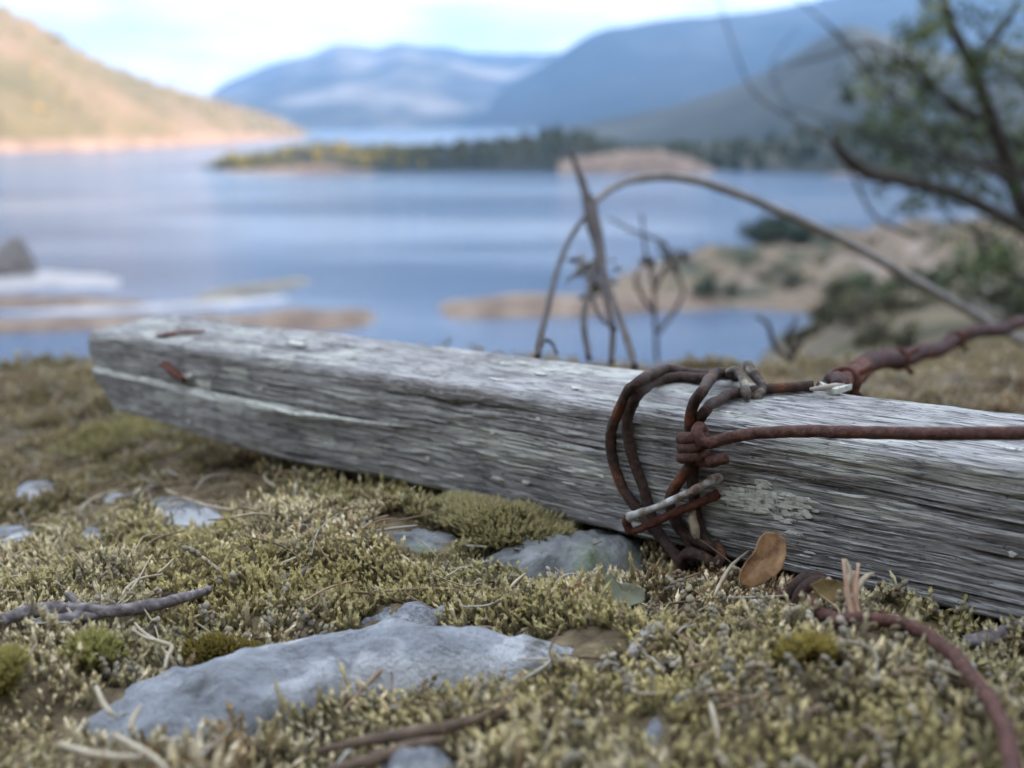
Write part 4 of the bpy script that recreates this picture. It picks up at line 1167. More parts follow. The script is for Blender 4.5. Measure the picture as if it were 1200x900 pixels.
# single pale straws
STRAWS = [
    ('pale forked straw lying over the moss above the long rock', [(193, 784, 10), (196, 770, 12), (201, 757, 13), (182, 750, 12), (167, 740, 13), (158, 730, 14)], 0.0009, [(182, 750, 12), (170, 747, 12), (156, 738, 13)]),
    ('pale straw leaning over the left tip of the long rock', [(113, 805, 14), (120, 822, 14), (128, 834, 13), (137, 840, 11)], 0.0011, None),
    ('short bent straw on the face of the long rock', [(152, 856, 12), (156, 842, 14), (165, 827, 17)], 0.0011, None),
    ('thick blurred straw in the bottom left corner of the moss', [(70, 872, 10), (110, 884, 11), (150, 888, 11), (172, 886, 10)], 0.0014, None),
    ('blue grey blurred straw beside the thick corner straw', [(135, 862, 12), (160, 876, 12), (180, 888, 11), (200, 905, 10)], 0.0013, None),
    ('pale straw slanting in the moss below the short twig', [(222, 642, 12), (240, 655, 12), (258, 668, 11), (268, 674, 10)], 0.0010, None),
    ('grey straw curving up left of the short twig', [(140, 702, 10), (150, 688, 12), (165, 678, 13), (190, 673, 13)], 0.0009, None),
    ('thin pale straw rising toward the post above the short twig', [(300, 668, 11), (330, 660, 12), (352, 650, 13), (362, 638, 14)], 0.0008, None),
    ('pale straw beside the dark mossy rock', [(468, 650, 10), (478, 656, 10), (492, 666, 9)], 0.0009, None),
    ('thin straw in the moss in front of the blue grey rock', [(597, 690, 10), (606, 680, 12), (616, 672, 14)], 0.0009, None),
    ('white straw upright in the front moss left of the yellow clump', [(832, 824, 18), (838, 845, 16), (842, 868, 12)], 0.0010, None),
    ('curved pale straw just left of the yellow clump', [(924, 830, 16), (930, 845, 14), (926, 868, 11)], 0.0010, None),
    ('bluish straw at the bottom right of the yellow clump', [(1005, 900, 10), (1022, 880, 12), (1032, 862, 14), (1032, 846, 16)], 0.0011, None),
    ('long tan straw in the moss below the dry grass tuft', [(1012, 818, 11), (1035, 826, 12), (1055, 834, 12), (1075, 838, 11)], 0.0012, None),
    ('tan straw lying left of the yellow clump', [(865, 826, 10), (890, 828, 11), (920, 822, 12)], 0.0012, None),
    ('pale straw lying under the curled orange leaf', [(908, 656, 12), (925, 660, 12), (938, 660, 11)], 0.0007, None),
    ('grey stalk curving beside the curled orange leaf', [(836, 700, 10), (846, 680, 14), (858, 662, 17), (878, 645, 18)], 0.0010, None),
    ('broad pale straw crossing the front moss at the far right', [(1080, 800, 12), (1100, 786, 14), (1122, 766, 16)], 0.0014, None),
    ('pale straw below the left end of the post', [(330, 575, 10), (310, 560, 12), (318, 548, 13)], 0.0010, None),
    ('blurred straw behind the pale rock below the post end', [(196, 575, 12), (240, 592, 12), (290, 600, 11)], 0.0012, None),
]
for k, (lab, pts, r, fork) in enumerate(STRAWS):
    twig('straw', gp_(pts), [r * 0.5, r * 0.65, r * 0.6, r * 0.35], M['straw'], lab, cat='straw', group='pale straws scattered on the moss', seed=100 + k, rough=0.15, seg=7,
         extra=((gp_(fork), [r * 0.6, r * 0.6, r * 0.35]),) if fork else ())

# dry grass tuft standing at the buried wire
TY = 0.268
root = empty('needle_tuft', tuple(at(1005, 795, TY)))
tag(root, 'bunch of dry reddish pine needles standing upright in front of the post', 'needle tuft')
for pts, mt in (([(1001, 795, -4), (1002, 760, -2), (1000, 730, 1), (994, 700, 4), (988, 655, 8)], 'red_straw'), ([(1022, 805, -4), (1016, 765, -2), (1009, 730, 1), (1003, 700, 4), (1006, 660, 8)], 'red_straw'),
                ([(1000, 800, 1), (1003, 765, 3), (1001, 735, 6), (998, 705, 8), (1000, 670, 11)], 'red_straw'), ([(1016, 765, 3), (1000, 748, 4), (990, 730, 5), (992, 710, 7), (1004, 690, 9)], 'straw'),
                ([(1003, 700, 8), (1008, 685, 9), (1016, 675, 11), (1024, 672, 12)], 'straw'), ([(996, 705, 8), (992, 690, 9), (996, 672, 11), (990, 655, 13)], 'straw')):
    m_ = MB()
    tube(m_, spline([at(a_, b_, TY + c_ / 1000) for a_, b_, c_ in pts], 8), [0.0006, 0.0008, 0.0008, 0.0007, 0.0004], seg=7, rough=0.15, seed=int(pts[0][0]))
    part(m_, 'needle', M[mt], root)

# ------------------------------------------------------------------ moss


def shoot_proto(rng, levels=7, per=5, detail=True):
    """Moss shoot 1 unit tall: bent stem set with folded leaflets, closing to a bud."""
    bend = rng.normal(0, 0.10, 2)
    V, F, T = [], [], []
    n = 0
    def ax(t):
        return np.array([bend[0] * t * t, bend[1] * t * t, t])
    # stem
    for t in (0.0, 0.9):
        a = np.linspace(0, 2 * np.pi, 3, endpoint=False)
        V.append(ax(t) + np.stack([0.05 * np.cos(a), 0.05 * np.sin(a), 0 * a], 1)); T += [t] * 3
    for j in range(3):
        F.append([j, (j + 1) % 3, (j + 1) % 3 + 3]); F.append([j, (j + 1) % 3 + 3, j + 3])
    n = 6
    for l in range(levels):
        t = 0.15 + 0.80 * l / (levels - 1)
        ph = l * 2.4 + rng.random() * 0.6
        up = np.interp(t, [0.1, 0.6, 0.95], [1.2, 1.5, 3.0])
        ln = np.interp(t, [0.1, 0.5, 0.95], [0.38, 0.38, 0.24]) * rng.uniform(0.85, 1.15)
        for k in range(per):
            a = ph + k * 2 * np.pi / per + rng.normal(0, 0.15)
            d = np.array([math.cos(a), math.sin(a), up]); d /= np.linalg.norm(d)
            sd = np.array([-math.sin(a), math.cos(a), 0])
            b0 = ax(t) + 0.03 * np.array([math.cos(a), math.sin(a), 0])
            w_ = ln * 0.26
            mid = b0 + d * ln * 0.45 + np.array([math.cos(a), math.sin(a), 0]) * 0.015
            tip = b0 + d * ln + np.array([0, 0, 0.05])
            V.append(np.array([b0 - sd * w_, tip, b0 + sd * w_])); T += [t + 0.05, t + 0.25, t + 0.05]
            F.append([n, n + 1, n + 2])
            n += 3
    if levels > 3 or per > 2:
        e = ax(0.98); r = 0.15
        V.append(e + np.array([[r, 0, 0], [0, r, 0], [-r, 0, 0], [0, -r, 0], [0, 0, r * 1.3], [0, 0, -r * 1.5]])); T += [1.0] * 6
        for j in range(4):
            F.append([n + j, n + (j + 1) % 4, n + 4]); F.append([n + (j + 1) % 4, n + j, n + 5])
    return np.vstack(V), np.array(F), np.clip(np.array(T), 0, 1)


def lichen_proto(rng):
    """Knobby grey lichen bit: a stub of stacked lumps."""
    V, F, T, n = [], [], [], 0
    for k in range(4):
        c = np.array([rng.normal(0, 0.16), rng.normal(0, 0.16), 0.25 + 0.22 * k])
        r = rng.uniform(0.16, 0.26)
        a = np.linspace(0, 2 * np.pi, 6, endpoint=False) + rng.random()
        for z_, q in ((-0.9, 0.3), (-0.3, 0.95), (0.35, 0.9), (0.9, 0.3)):
            V.append(c + np.stack([r * q * np.cos(a) * rng.uniform(0.8, 1.2, 6), r * q * np.sin(a) * rng.uniform(0.8, 1.2, 6), np.full(6, r * z_)], 1)); T += [c[2]] * 6
        g = grid_faces(4, 6, True) + n
        F += [[q[0], q[1], q[2]] for q in g] + [[q[0], q[2], q[3]] for q in g]
        F += [[n + 18, n + 19 + j, n + 20 + j] for j in range(4)]
        n += 24
    return np.vstack(V), np.array(F), np.clip(np.array(T), 0, 1)


def scatter(m_, protos, pos, height, width, tilt, col_low, col_tip, rng):
    n = len(pos)
    which = rng.integers(0, len(protos), n)
    for pi, (pv, pf, pt) in enumerate(protos):
        sel = np.where(which == pi)[0]
        if not len(sel): continue
        k = len(sel)
        a = rng.uniform(0, 2 * np.pi, k)
        ca, sa_ = np.cos(a)[:, None], np.sin(a)[:, None]
        x = pv[None, :, 0] * width[sel, None]; y = pv[None, :, 1] * width[sel, None]; z = pv[None, :, 2] * height[sel, None]
        X, Yv = x * ca - y * sa_, x * sa_ + y * ca
        tx, ty = tilt[sel, 0:1], tilt[sel, 1:2]
        P = np.stack([X + z * tx, Yv + z * ty, z * (1 - 0.5 * (tx ** 2 + ty ** 2))], -1) + pos[sel][:, None, :]
        T = pt[None, :, None] ** 1.3
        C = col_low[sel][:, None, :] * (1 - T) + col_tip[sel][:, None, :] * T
        nv = len(pv)
        F = (pf[None] + (np.arange(k) * nv)[:, None, None]).reshape(-1, 3)
        m_.add(P.reshape(-1, 3), F, C.reshape(-1, 3))


rg = np.random.default_rng(99)
NEAR_P = [shoot_proto(rg, 4, 4, False) for _ in range(14)]
MID_P = [shoot_proto(rg, 3, 3, False) for _ in range(10)]
LICH_P = [lichen_proto(rg) for _ in range(8)]
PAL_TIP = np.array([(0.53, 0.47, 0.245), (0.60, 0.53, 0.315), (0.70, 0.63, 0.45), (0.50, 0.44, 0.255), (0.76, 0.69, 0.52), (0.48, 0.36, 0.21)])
PAL_LOW = np.array([(0.080, 0.068, 0.034), (0.095, 0.075, 0.04), (0.11, 0.09, 0.055), (0.07, 0.063, 0.033), (0.12, 0.098, 0.065), (0.075, 0.05, 0.034)])  # brown lower stems, darkened further for the shaded gaps between shoots


def sample_area(y0, y1, dens, rng):
    n = int(dens * ((y1 - y0) * 0.30 + 0.55 * (y1 ** 2 - y0 ** 2)))
    y = np.sqrt(rng.uniform(0, 1, n * 2) * (y1 ** 2 - y0 ** 2) + y0 ** 2)
    x = rng.uniform(-1, 1, n * 2) * (0.15 + 0.55 * y1)
    k = np.abs(x) < 0.13 + 0.55 * y
    x, y = x[k][:n], y[k][:n]
    return x, y


def post_clear(x, y, top):
    """True where a shoot of that top height does not poke into the post."""
    q = np.stack([x - PR[0], y - PR[1]], 1)
    a2, b2 = PA[:2], PB[:2] / np.linalg.norm(PB[:2])
    s_ = q @ a2 / (a2 @ a2); v_ = q @ b2
    bottom = PR[2] + s_ * PA[2] - PH
    inside = (v_ > -0.0015) & (v_ < PW + 0.006) & (s_ > -0.37) & (s_ < PLEN + 0.01)
    return ~inside | (top < bottom + 0.001)


def moss_zone(name, y0, y1, dens, protos, hr, wr, seed, near=True):
    rng = np.random.default_rng(seed)
    x, y = sample_area(y0, y1, dens, rng)
    bald = fbm(x * 26, y * 26, 0, 71, 3)
    keep = rng.random(len(x)) < (sstep(0.12, 0.27, bald) if near else sstep(0.36, 0.48, bald))
    for gi, G in enumerate(ROCKS):
        c = G.mean(0)
        shrink = c + (G - c) * (0.93 if gi == 0 else 0.87)
        keep &= ~in_poly(x, y, shrink)
    for px_, py_, r_ in ((1005, 800, 0.011), (1000, 775, 0.007), (960, 712, 0.009), (985, 735, 0.006), (1015, 735, 0.005), (1045, 738, 0.005), (1075, 748, 0.004), (812, 668, 0.005)):
        q = on_ground(px_, py_)
        keep &= np.hypot(x - q[0], y - q[1]) > r_ * rng.uniform(0.7, 1.1, len(x))
    x, y = x[keep], y[keep]
    hum = fbm(x * 30, y * 30, 0, 73, 3)
    h = rng.uniform(*hr, len(x)) * (0.35 + 1.35 * hum)
    z = ground_z(x, y)
    ok = post_clear(x, y, z + h)
    x, y, z, h, hum = x[ok], y[ok], z[ok], h[ok], hum[ok]
    n = len(x)
    h = h * np.where(rng.random(n) < 0.10, rng.uniform(1.3, 1.9, n), 1.0)
    w_ = np.minimum(h, hr[1]) * rng.uniform(*wr, n)
    kind = np.clip((fbm(x * 15, y * 15, 0, 75, 3) - 0.30) * 2.6 * 5 + rng.normal(0, 0.9, n), 0, 5.99).astype(int)
    br = 1.2 * rng.uniform(0.7, 1.2, n)[:, None] * (0.75 + 0.5 * fbm(x * 50, y * 50, 0, 77, 2))[:, None]
    tip, low = PAL_TIP[kind] * br, PAL_LOW[kind] * br
    green = sstep(0.56, 0.70, fbm(x * 8 + 3, y * 8, 0, 78, 3))[:, None]
    green = green * 0.55
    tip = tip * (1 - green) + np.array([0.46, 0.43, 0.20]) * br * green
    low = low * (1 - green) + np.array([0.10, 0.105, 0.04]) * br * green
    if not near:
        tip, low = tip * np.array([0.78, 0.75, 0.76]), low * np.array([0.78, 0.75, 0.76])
    tilt = rng.normal(0, 0.30, (n, 2)) + 0.9 * (np.stack([fbm(x * 40, y * 40, 0, 79, 2), fbm(x * 40, y * 40, 0, 80, 2)], 1) - 0.5)
    m_ = MB()
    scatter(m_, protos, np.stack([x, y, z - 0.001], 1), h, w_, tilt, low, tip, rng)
    return tag(m_.build(name, M['moss'], smooth=False), kind='stuff')


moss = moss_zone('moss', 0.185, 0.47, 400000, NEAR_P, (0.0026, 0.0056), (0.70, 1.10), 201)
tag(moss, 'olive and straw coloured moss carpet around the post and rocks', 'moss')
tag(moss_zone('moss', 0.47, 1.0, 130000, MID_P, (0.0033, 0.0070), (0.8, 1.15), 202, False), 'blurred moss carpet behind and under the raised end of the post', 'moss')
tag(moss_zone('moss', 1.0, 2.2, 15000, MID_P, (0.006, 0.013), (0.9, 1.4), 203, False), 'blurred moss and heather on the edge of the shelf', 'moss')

# lichen bits among the moss
rng = np.random.default_rng(301)
x, y = sample_area(0.18, 0.46, 60000, rng)
k = 0.32 * sstep(0.40, 0.66, fbm(x * 24 + 9, y * 24, 0, 171, 3)) * (1 - 0.8 * sstep(0.27, 0.38, y))
kp = rng.random(len(x)) < k
for G in ROCKS:
    c = G.mean(0); kp &= ~in_poly(x, y, c + (G - c) * 0.95)
x, y = x[kp], y[kp]
z = near_z(x, y) + 0.003
h = rng.uniform(0.0028, 0.0062, len(x))
ok = post_clear(x, y, z + h); x, y, z, h = x[ok], y[ok], z[ok], h[ok]
c = np.array([(0.48, 0.42, 0.31), (0.42, 0.39, 0.31), (0.32, 0.25, 0.17), (0.56, 0.51, 0.42)])[rng.integers(0, 4, len(x))] * rng.uniform(0.7, 1.15, len(x))[:, None]
m_ = MB()
scatter(m_, LICH_P, np.stack([x, y, z], 1), h, h * rng.uniform(0.7, 1.1, len(x)), rng.normal(0, 0.3, (len(x), 2)), c * 0.6, c, rng)
tag(m_.build('lichen', M['moss'], smooth=True), 'grey knobbly lichen bits mixed into the front moss', 'lichen', kind='stuff')

# small fallen needles and stalks
rng = np.random.default_rng(302)
x, y = sample_area(0.19, 0.95, 6500, rng)
m_ = MB()
for xx, yy in zip(x, y):
    zz = float(near_z(np.array(xx), np.array(yy))) + rng.uniform(0.002, 0.0065)
    if not post_clear(np.array([xx]), np.array([yy]), np.array([zz + 0.02]))[0]: continue
    a = rng.uniform(0, 2 * np.pi); L = rng.uniform(0.008, 0.03); tz = rng.normal(0, 0.25)
    d = np.array([math.cos(a), math.sin(a), tz]) * L
    sd = np.array([-math.sin(a), math.cos(a), 0.3]) * L * rng.normal(0, 0.15)
    p0 = np.array([xx, yy, zz])
    cl_ = np.array([(0.50, 0.43, 0.31), (0.34, 0.24, 0.15), (0.20, 0.14, 0.09), (0.44, 0.42, 0.38)])[rng.integers(4)] * rng.uniform(0.6, 1.1)
    r = rng.uniform(0.00022, 0.00060)
    tube(m_, spline([p0 - d * 0.5, p0 + sd, p0 + d * 0.5], 4), [r * 0.7, r, r * 0.5], seg=5, col=cl_)
tag(m_.build('needle_litter', M['litter']), 'thin fallen needles and stalks strewn through the moss', 'needle litter', kind='stuff')


# moss cushions that stand out
def cushion(px0, py0, rpx, rpy, n, hr, tip, low, label, seed, dz=0.0012, name='moss_cushion', dome=0.0015):
    rng = np.random.default_rng(seed)
    c = on_ground(px0, py0, 0)
    rx = np.linalg.norm(on_ground(px0 + rpx, py0, 0) - c); ry = np.linalg.norm(on_ground(px0, py0 + rpy, 0) - c)
    a, r = rng.uniform(0, 2 * np.pi, n), np.sqrt(rng.random(n))
    w0 = 0.65 + 0.7 * vnoise(np.cos(a) * 1.7 + seed, np.sin(a) * 1.7, 0, seed)
    x, y = c[0] + rx * r * w0 * np.cos(a), c[1] + ry * r * w0 * np.sin(a)
    z = near_z(x, y) + dz + dome * (1 - r ** 2)
    h = rng.uniform(*hr, n)
    ok = post_clear(x, y, z + h); x, y, z, h, r = x[ok], y[ok], z[ok], h[ok], r[ok]
    n = len(x)
    br = rng.uniform(0.75, 1.2, n)[:, None]
    tl = rng.normal(0, 0.2, (n, 2)) + 0.5 * np.stack([(x - c[0]) / rx, (y - c[1]) / ry], 1)
    m_ = MB()
    scatter(m_, NEAR_P, np.stack([x, y, z], 1), h, h * rng.uniform(0.5, 0.8, n), tl, np.array(low) * br, np.array(tip) * br, rng)
    # the peat body of the cushion
    an = np.linspace(0, 2 * np.pi, 24, endpoint=False); V = []
    for k in np.linspace(0, 1, 7):
        w1 = 0.65 + 0.7 * vnoise(np.cos(an) * 1.7 + seed, np.sin(an) * 1.7, 0, seed)
        xx, yy = c[0] + rx * k * w1 * np.cos(an), c[1] + ry * k * w1 * np.sin(an)
        V.append(np.stack([xx, yy, near_z(xx, yy) + dz + dome * (1 - k ** 2) - 0.006 * k ** 4], 1))
    m_.add(np.vstack(V), grid_faces(7, 24, True)[:, ::-1], np.array(low) * 0.8)
    return tag(m_.build(name, M['moss'], smooth=False, origin=c), label, 'moss cushion')


cushion(597, 634, 74, 16, 4200, (0.0037, 0.0085), (0.52, 0.47, 0.26), (0.19, 0.16, 0.07), 'raised olive moss cushion against the post above the blue grey rock', 401, dome=0.0025)
cushion(270, 764, 55, 9, 1176, (0.0023, 0.0048), (0.26, 0.21, 0.055), (0.10, 0.075, 0.02), 'low mustard green moss along the back edge of the long rock', 402, dome=0.004)
cushion(942, 832, 17, 8, 560, (0.0030, 0.0066), (0.44, 0.36, 0.11), (0.17, 0.13, 0.04), 'small bright yellow moss clump in the front moss at the right', 403)
cushion(4, 812, 13, 8, 448, (0.0030, 0.0066), (0.44, 0.40, 0.14), (0.15, 0.13, 0.04), 'bright yellow green moss clump at the left edge', 404)
cushion(113, 786, 14, 10, 392, (0.0030, 0.0066), (0.42, 0.40, 0.15), (0.14, 0.13, 0.04), 'yellow green moss clump above the left tip of the long rock', 405)
cushion(170, 520, 60, 14, 2520, (0.0045, 0.0093), (0.48, 0.44, 0.21), (0.20, 0.175, 0.075), 'blurred yellow green moss hummock under the raised end of the post', 406, dome=0.001, dz=-0.002)

# ------------------------------------------------------------------ plants behind the post
root = empty('dead_stalk', tuple(at(700, 420, 0.60)))
tag(root, 'dark dead stalk on thin splayed roots just behind the post', 'dead plant')
def apath(pts, per=8):
    return spline([at(*p) for p in pts], per)
m_ = MB(); tube(m_, apath([(668, 176, 1.02), (676, 196, 1.0), (686, 225, 0.97), (692, 246, 0.95), (696, 266, 0.92), (703, 295, 0.88), (708, 330, 0.82)]), [0.0020, 0.0030, 0.0040, 0.0065, 0.0060, 0.0042, 0.003], seg=10, rough=0.3, seed=71)
part(m_, 'stem', M['stem'], root)
for k, (pts, r) in enumerate((([(690, 248, 0.95), (668, 280, 0.88), (652, 320, 0.78), (642, 360, 0.66), (634, 392, 0.58), (630, 418, 0.545)], 0.0020), ([(705, 310, 0.86), (716, 345, 0.78), (728, 378, 0.68), (736, 402, 0.60), (744, 430, 0.55)], 0.0022),
                              ([(700, 300, 0.88), (690, 340, 0.80), (684, 375, 0.72), (690, 420, 0.66)], 0.0022), ([(706, 330, 0.82), (712, 360, 0.76), (718, 385, 0.72), (716, 425, 0.68)], 0.0020), ([(692, 345, 0.79), (704, 372, 0.74), (722, 386, 0.70)], 0.0014),
                              ([(634, 405, 0.56), (640, 398, 0.57), (648, 404, 0.57), (652, 414, 0.56)], 0.0010))):
    m_ = MB(); tube(m_, apath(pts), [r * 1.2, r, r, r * 0.9], seg=8, rough=0.25, seed=80 + k)
    part(m_, 'root', M['stem'], root)
m_ = MB()      # torn withered husk hanging in the fork
rg = np.random.default_rng(15)
for k in range(26):
    q = at(694 + rg.normal(0, 13), 322 + rg.normal(0, 17), 0.92 + rg.normal(0, 0.012))
    n_ = rg.normal(0, 1, 3); n_ /= np.linalg.norm(n_); a_ = np.cross(n_, rg.normal(0, 1, 3)); a_ /= np.linalg.norm(a_)
    plate(m_, q, a_, np.cross(n_, a_), n_, rg.uniform(0.006, 0.016), rg.uniform(0.002, 0.006), 0.0005, rg, bend=0.003)
part(m_, 'husk', M['grey_stem'], root)

twig('arched_stem', apath([(696, 238, 0.96), (715, 222, 0.98), (745, 210, 1.0), (790, 207, 1.02), (850, 222, 1.05), (920, 250, 1.08), (990, 283, 1.1), (1060, 322, 1.12), (1130, 362, 1.14), (1200, 402, 1.16)], 10),
     [0.0030, 0.0034, 0.0040, 0.0045, 0.0048, 0.0050, 0.005], M['grey_stem'], 'grey arched stem bowing over the bay from the dark stalk', cat='stem', seed=75)

root = empty('bare_shrub', tuple(at(770, 420, 1.5)))
tag(root, 'thin leafless shrub with a few brown buds above the wires', 'shrub')
for k, pts in enumerate(([(770, 425, 1.5), (768, 380, 1.5), (765, 330, 1.48), (757, 300, 1.46), (752, 250, 1.45)], [(766, 340, 1.49), (780, 310, 1.5), (778, 285, 1.5), (740, 270, 1.5), (712, 255, 1.5)], [(772, 390, 1.5), (800, 345, 1.52), (790, 310, 1.52), (802, 290, 1.53)],
                         [(768, 370, 1.5), (745, 330, 1.5), (758, 305, 1.5)])):
    m_ = MB(); tube(m_, apath(pts), [0.003, 0.0024, 0.0014], seg=7, rough=0.3, seed=90 + k); part(m_, 'branch', M['stem'], root)
rg = np.random.default_rng(5)
m_ = MB()
for px, py in ((758, 302), (779, 300), (776, 288), (790, 312), (800, 300), (782, 318), (764, 310)):
    q = at(px, py, 1.5)
    for _ in range(5):
        n_ = rg.normal(0, 1, 3); n_ /= np.linalg.norm(n_); a_ = np.cross(n_, [0.3, 0.5, 0.8]); a_ /= np.linalg.norm(a_)
        plate(m_, q + rg.normal(0, 0.005, 3), a_, np.cross(n_, a_), n_, 0.008, 0.004, 0.0006, rg, bend=0.002)
part(m_, 'buds', M['stem'], root, smooth=False)
root = empty('bare_shrub', tuple(at(925, 440, 1.3)))
tag(root, 'small dark leafless heather sprig behind the cut wire end', 'shrub')
for k, pts in enumerate(([(925, 445, 1.3), (928, 420, 1.3), (940, 400, 1.3), (942, 385, 1.3)], [(928, 425, 1.3), (908, 405, 1.3), (900, 380, 1.3), (885, 370, 1.3)], [(930, 415, 1.3), (922, 395, 1.3), (935, 372, 1.3)])):
    m_ = MB(); tube(m_, apath(pts), [0.004, 0.003, 0.0018], seg=7, rough=0.3, seed=95 + k); part(m_, 'branch', M['stem'], root)


# ------------------------------------------------------------------ trees
def leaf_cloud(m_, centres, radii, n, size, rng, cols, flat=0.75):
    for c, r in zip(centres, radii):
        k = int(n)
        d = rng.normal(0, 1, (k, 3)); d /= np.linalg.norm(d, axis=1)[:, None]
        p = c + d * (r * rng.random((k, 1)) ** 0.5) * [1, 1, flat]
        nn = rng.normal(0, 1, (k, 3)); nn /= np.linalg.norm(nn, axis=1)[:, None]
        a = np.cross(nn, rng.normal(0, 1, (k, 3))); a /= np.linalg.norm(a, axis=1)[:, None]
        b = np.cross(nn, a)
        s = size * rng.uniform(0.6, 1.3, (k, 1))
        V = np.stack([p - a * s, p - b * s * 0.4, p + a * s, p + b * s * 0.4], 1).reshape(-1, 3)
        F = np.arange(4 * k).reshape(-1, 4)
        col = np.array(cols)[rng.integers(0, len(cols))] * rng.uniform(0.75, 1.2)
        m_.add(V, F, np.tile(np.append(col, 1.0), (4 * k, 1)))


rg = np.random.default_rng(77)
root = empty('pine_tree', tuple(at(1290, 420, 3.3)))
tag(root, 'leaning pine with dark bent limbs and sparse green needles at the right edge', 'pine tree')
m_ = MB()
tube(m_, apath([(1330, 640, 3.3), (1300, 470, 3.3), (1262, 350, 3.3), (1215, 275, 3.3), (1190, 220, 3.3), (1166, 150, 3.3), (1140, 80, 3.3), (1112, 20, 3.3), (1090, -80, 3.3), (1080, -220, 3.3)], 8),
     [0.060, 0.052, 0.042, 0.030, 0.026, 0.021, 0.018, 0.015, 0.011, 0.005], seg=12, rough=0.15, seed=6)
part(m_, 'trunk', M['tree_bark'], root)
LIMBS = [([(1215, 278, 3.3), (1160, 246, 3.2), (1100, 222, 3.1), (1050, 210, 3.05), (1015, 202, 3.0), (990, 182, 2.95), (975, 160, 2.9)], (0.022, 0.020, 0.018, 0.018, 0.019, 0.016, 0.005)),
         ([(1166, 150, 3.3), (1130, 130, 3.2), (1090, 100, 3.1), (1060, 60, 3.0)], (0.016, 0.012, 0.009, 0.004)),
         ([(1190, 220, 3.3), (1150, 190, 3.4), (1105, 175, 3.5), (1070, 140, 3.6)], (0.014, 0.011, 0.008, 0.004)),
         ([(1262, 350, 3.3), (1200, 330, 3.2), (1160, 300, 3.1), (1140, 262, 3.05)], (0.018, 0.013, 0.010, 0.005)),
         ([(1140, 80, 3.3), (1170, 40, 3.2), (1200, -10, 3.1)], (0.014, 0.010, 0.004)),
         ([(1112, 20, 3.3), (1085, 0, 3.2), (1065, -40, 3.2)], (0.012, 0.008, 0.004)),
         ([(985, 176, 2.95), (930, 140, 2.9), (885, 110, 2.9), (862, 60, 2.9), (838, -10, 2.9)], (0.005, 0.0026, 0.0022, 0.002, 0.0014)),
         ([(930, 140, 2.9), (905, 80, 2.9), (935, 30, 2.9)], (0.0018, 0.0015, 0.001)),
         ([(1190, 220, 3.3), (1230, 160, 3.3), (1280, 90, 3.3)], (0.02, 0.014, 0.006))]
for k, (pts, r) in enumerate(LIMBS):
    m_ = MB(); tube(m_, apath(pts, 6), list(r), seg=9, rough=0.2, seed=60 + k); part(m_, 'limb', M['tree_bark'], root)
rt_ = np.random.default_rng(31)
for k in range(16):      # bare side twigs
    x0_, y0_ = rt_.uniform(1010, 1190), rt_.uniform(40, 260)
    dx_, dy_ = rt_.uniform(-130, -30), rt_.uniform(-110, 30)
    Yk = rt_.uniform(2.9, 3.5)
    m_ = MB(); tube(m_, apath([(x0_ + 50, y0_ + 25, Yk), (x0_, y0_, Yk), (x0_ + dx_ * 0.5, y0_ + dy_ * 0.6, Yk - 0.05), (x0_ + dx_, y0_ + dy_, Yk - 0.1)], 5), [0.006, 0.005, 0.0035, 0.0015], seg=7, rough=0.2, seed=200 + k)
    part(m_, 'twig', M['tree_bark'], root)
cr_ = MB()
cent, rad_ = [], []
for px, py, Y, r in ((1075, 70, 3.1, .10), (1058, 105, 3.0, .09), (1085, 150, 3.4, .10), (1062, 135, 3.5, .09), (1120, 170, 3.4, .10), (1110, 120, 3.2, .10), (1150, 100, 3.2, .10), (1175, 60, 3.2, .11), (1195, 25, 3.1, .12), (1185, 170, 3.3, .09),
                     (1200, 110, 3.3, .12), (1215, 180, 3.3, .1), (1090, 195, 3.1, .08), (1140, 225, 3.2, .08), (1145, 290, 3.1, .12), (1155, 340, 3.1, .11), (1170, 315, 3.1, .1), (1080, 20, 3.2, .09), (1105, 55, 3.3, .10), (1135, 15, 3.2, .09),
                     (1230, 60, 3.2, .14), (1240, 130, 3.3, .14), (1260, 230, 3.3, .14), (1060, 40, 3.2, .07), (1130, 60, 3.3, .08), (1165, 135, 3.4, .08), (1200, 250, 3.4, .09), (1180, 200, 3.5, .09), (1020, 150, 3.4, .08), (1035, 190, 3.4, .08), (1000, 120, 3.5, .07), (1100, 240, 3.4, .09), (1170, 260, 3.4, .1), (1050, 230, 3.5, .07), (1190, 300, 3.3, .1), (1130, 330, 3.2, .09), (1185, 360, 3.2, .1), (1080, 120, 3.6, .1), (1040, 90, 3.6, .08)):
    c = at(px, py, Y)
    for _ in range(3):
        cent.append(c + rg.normal(0, r * 0.55, 3)); rad_.append(r * rg.uniform(0.6, 1.1))
leaf_cloud(cr_, cent, rad_, 36, 0.014, rg, [(1.1, 1.0, 1.2), (1.8, 1.5, 1.5), (0.9, 0.9, 1.2), (2.8, 2.3, 2.6)])
part(cr_, 'crown', M['pine_leaf'], root, smooth=False)


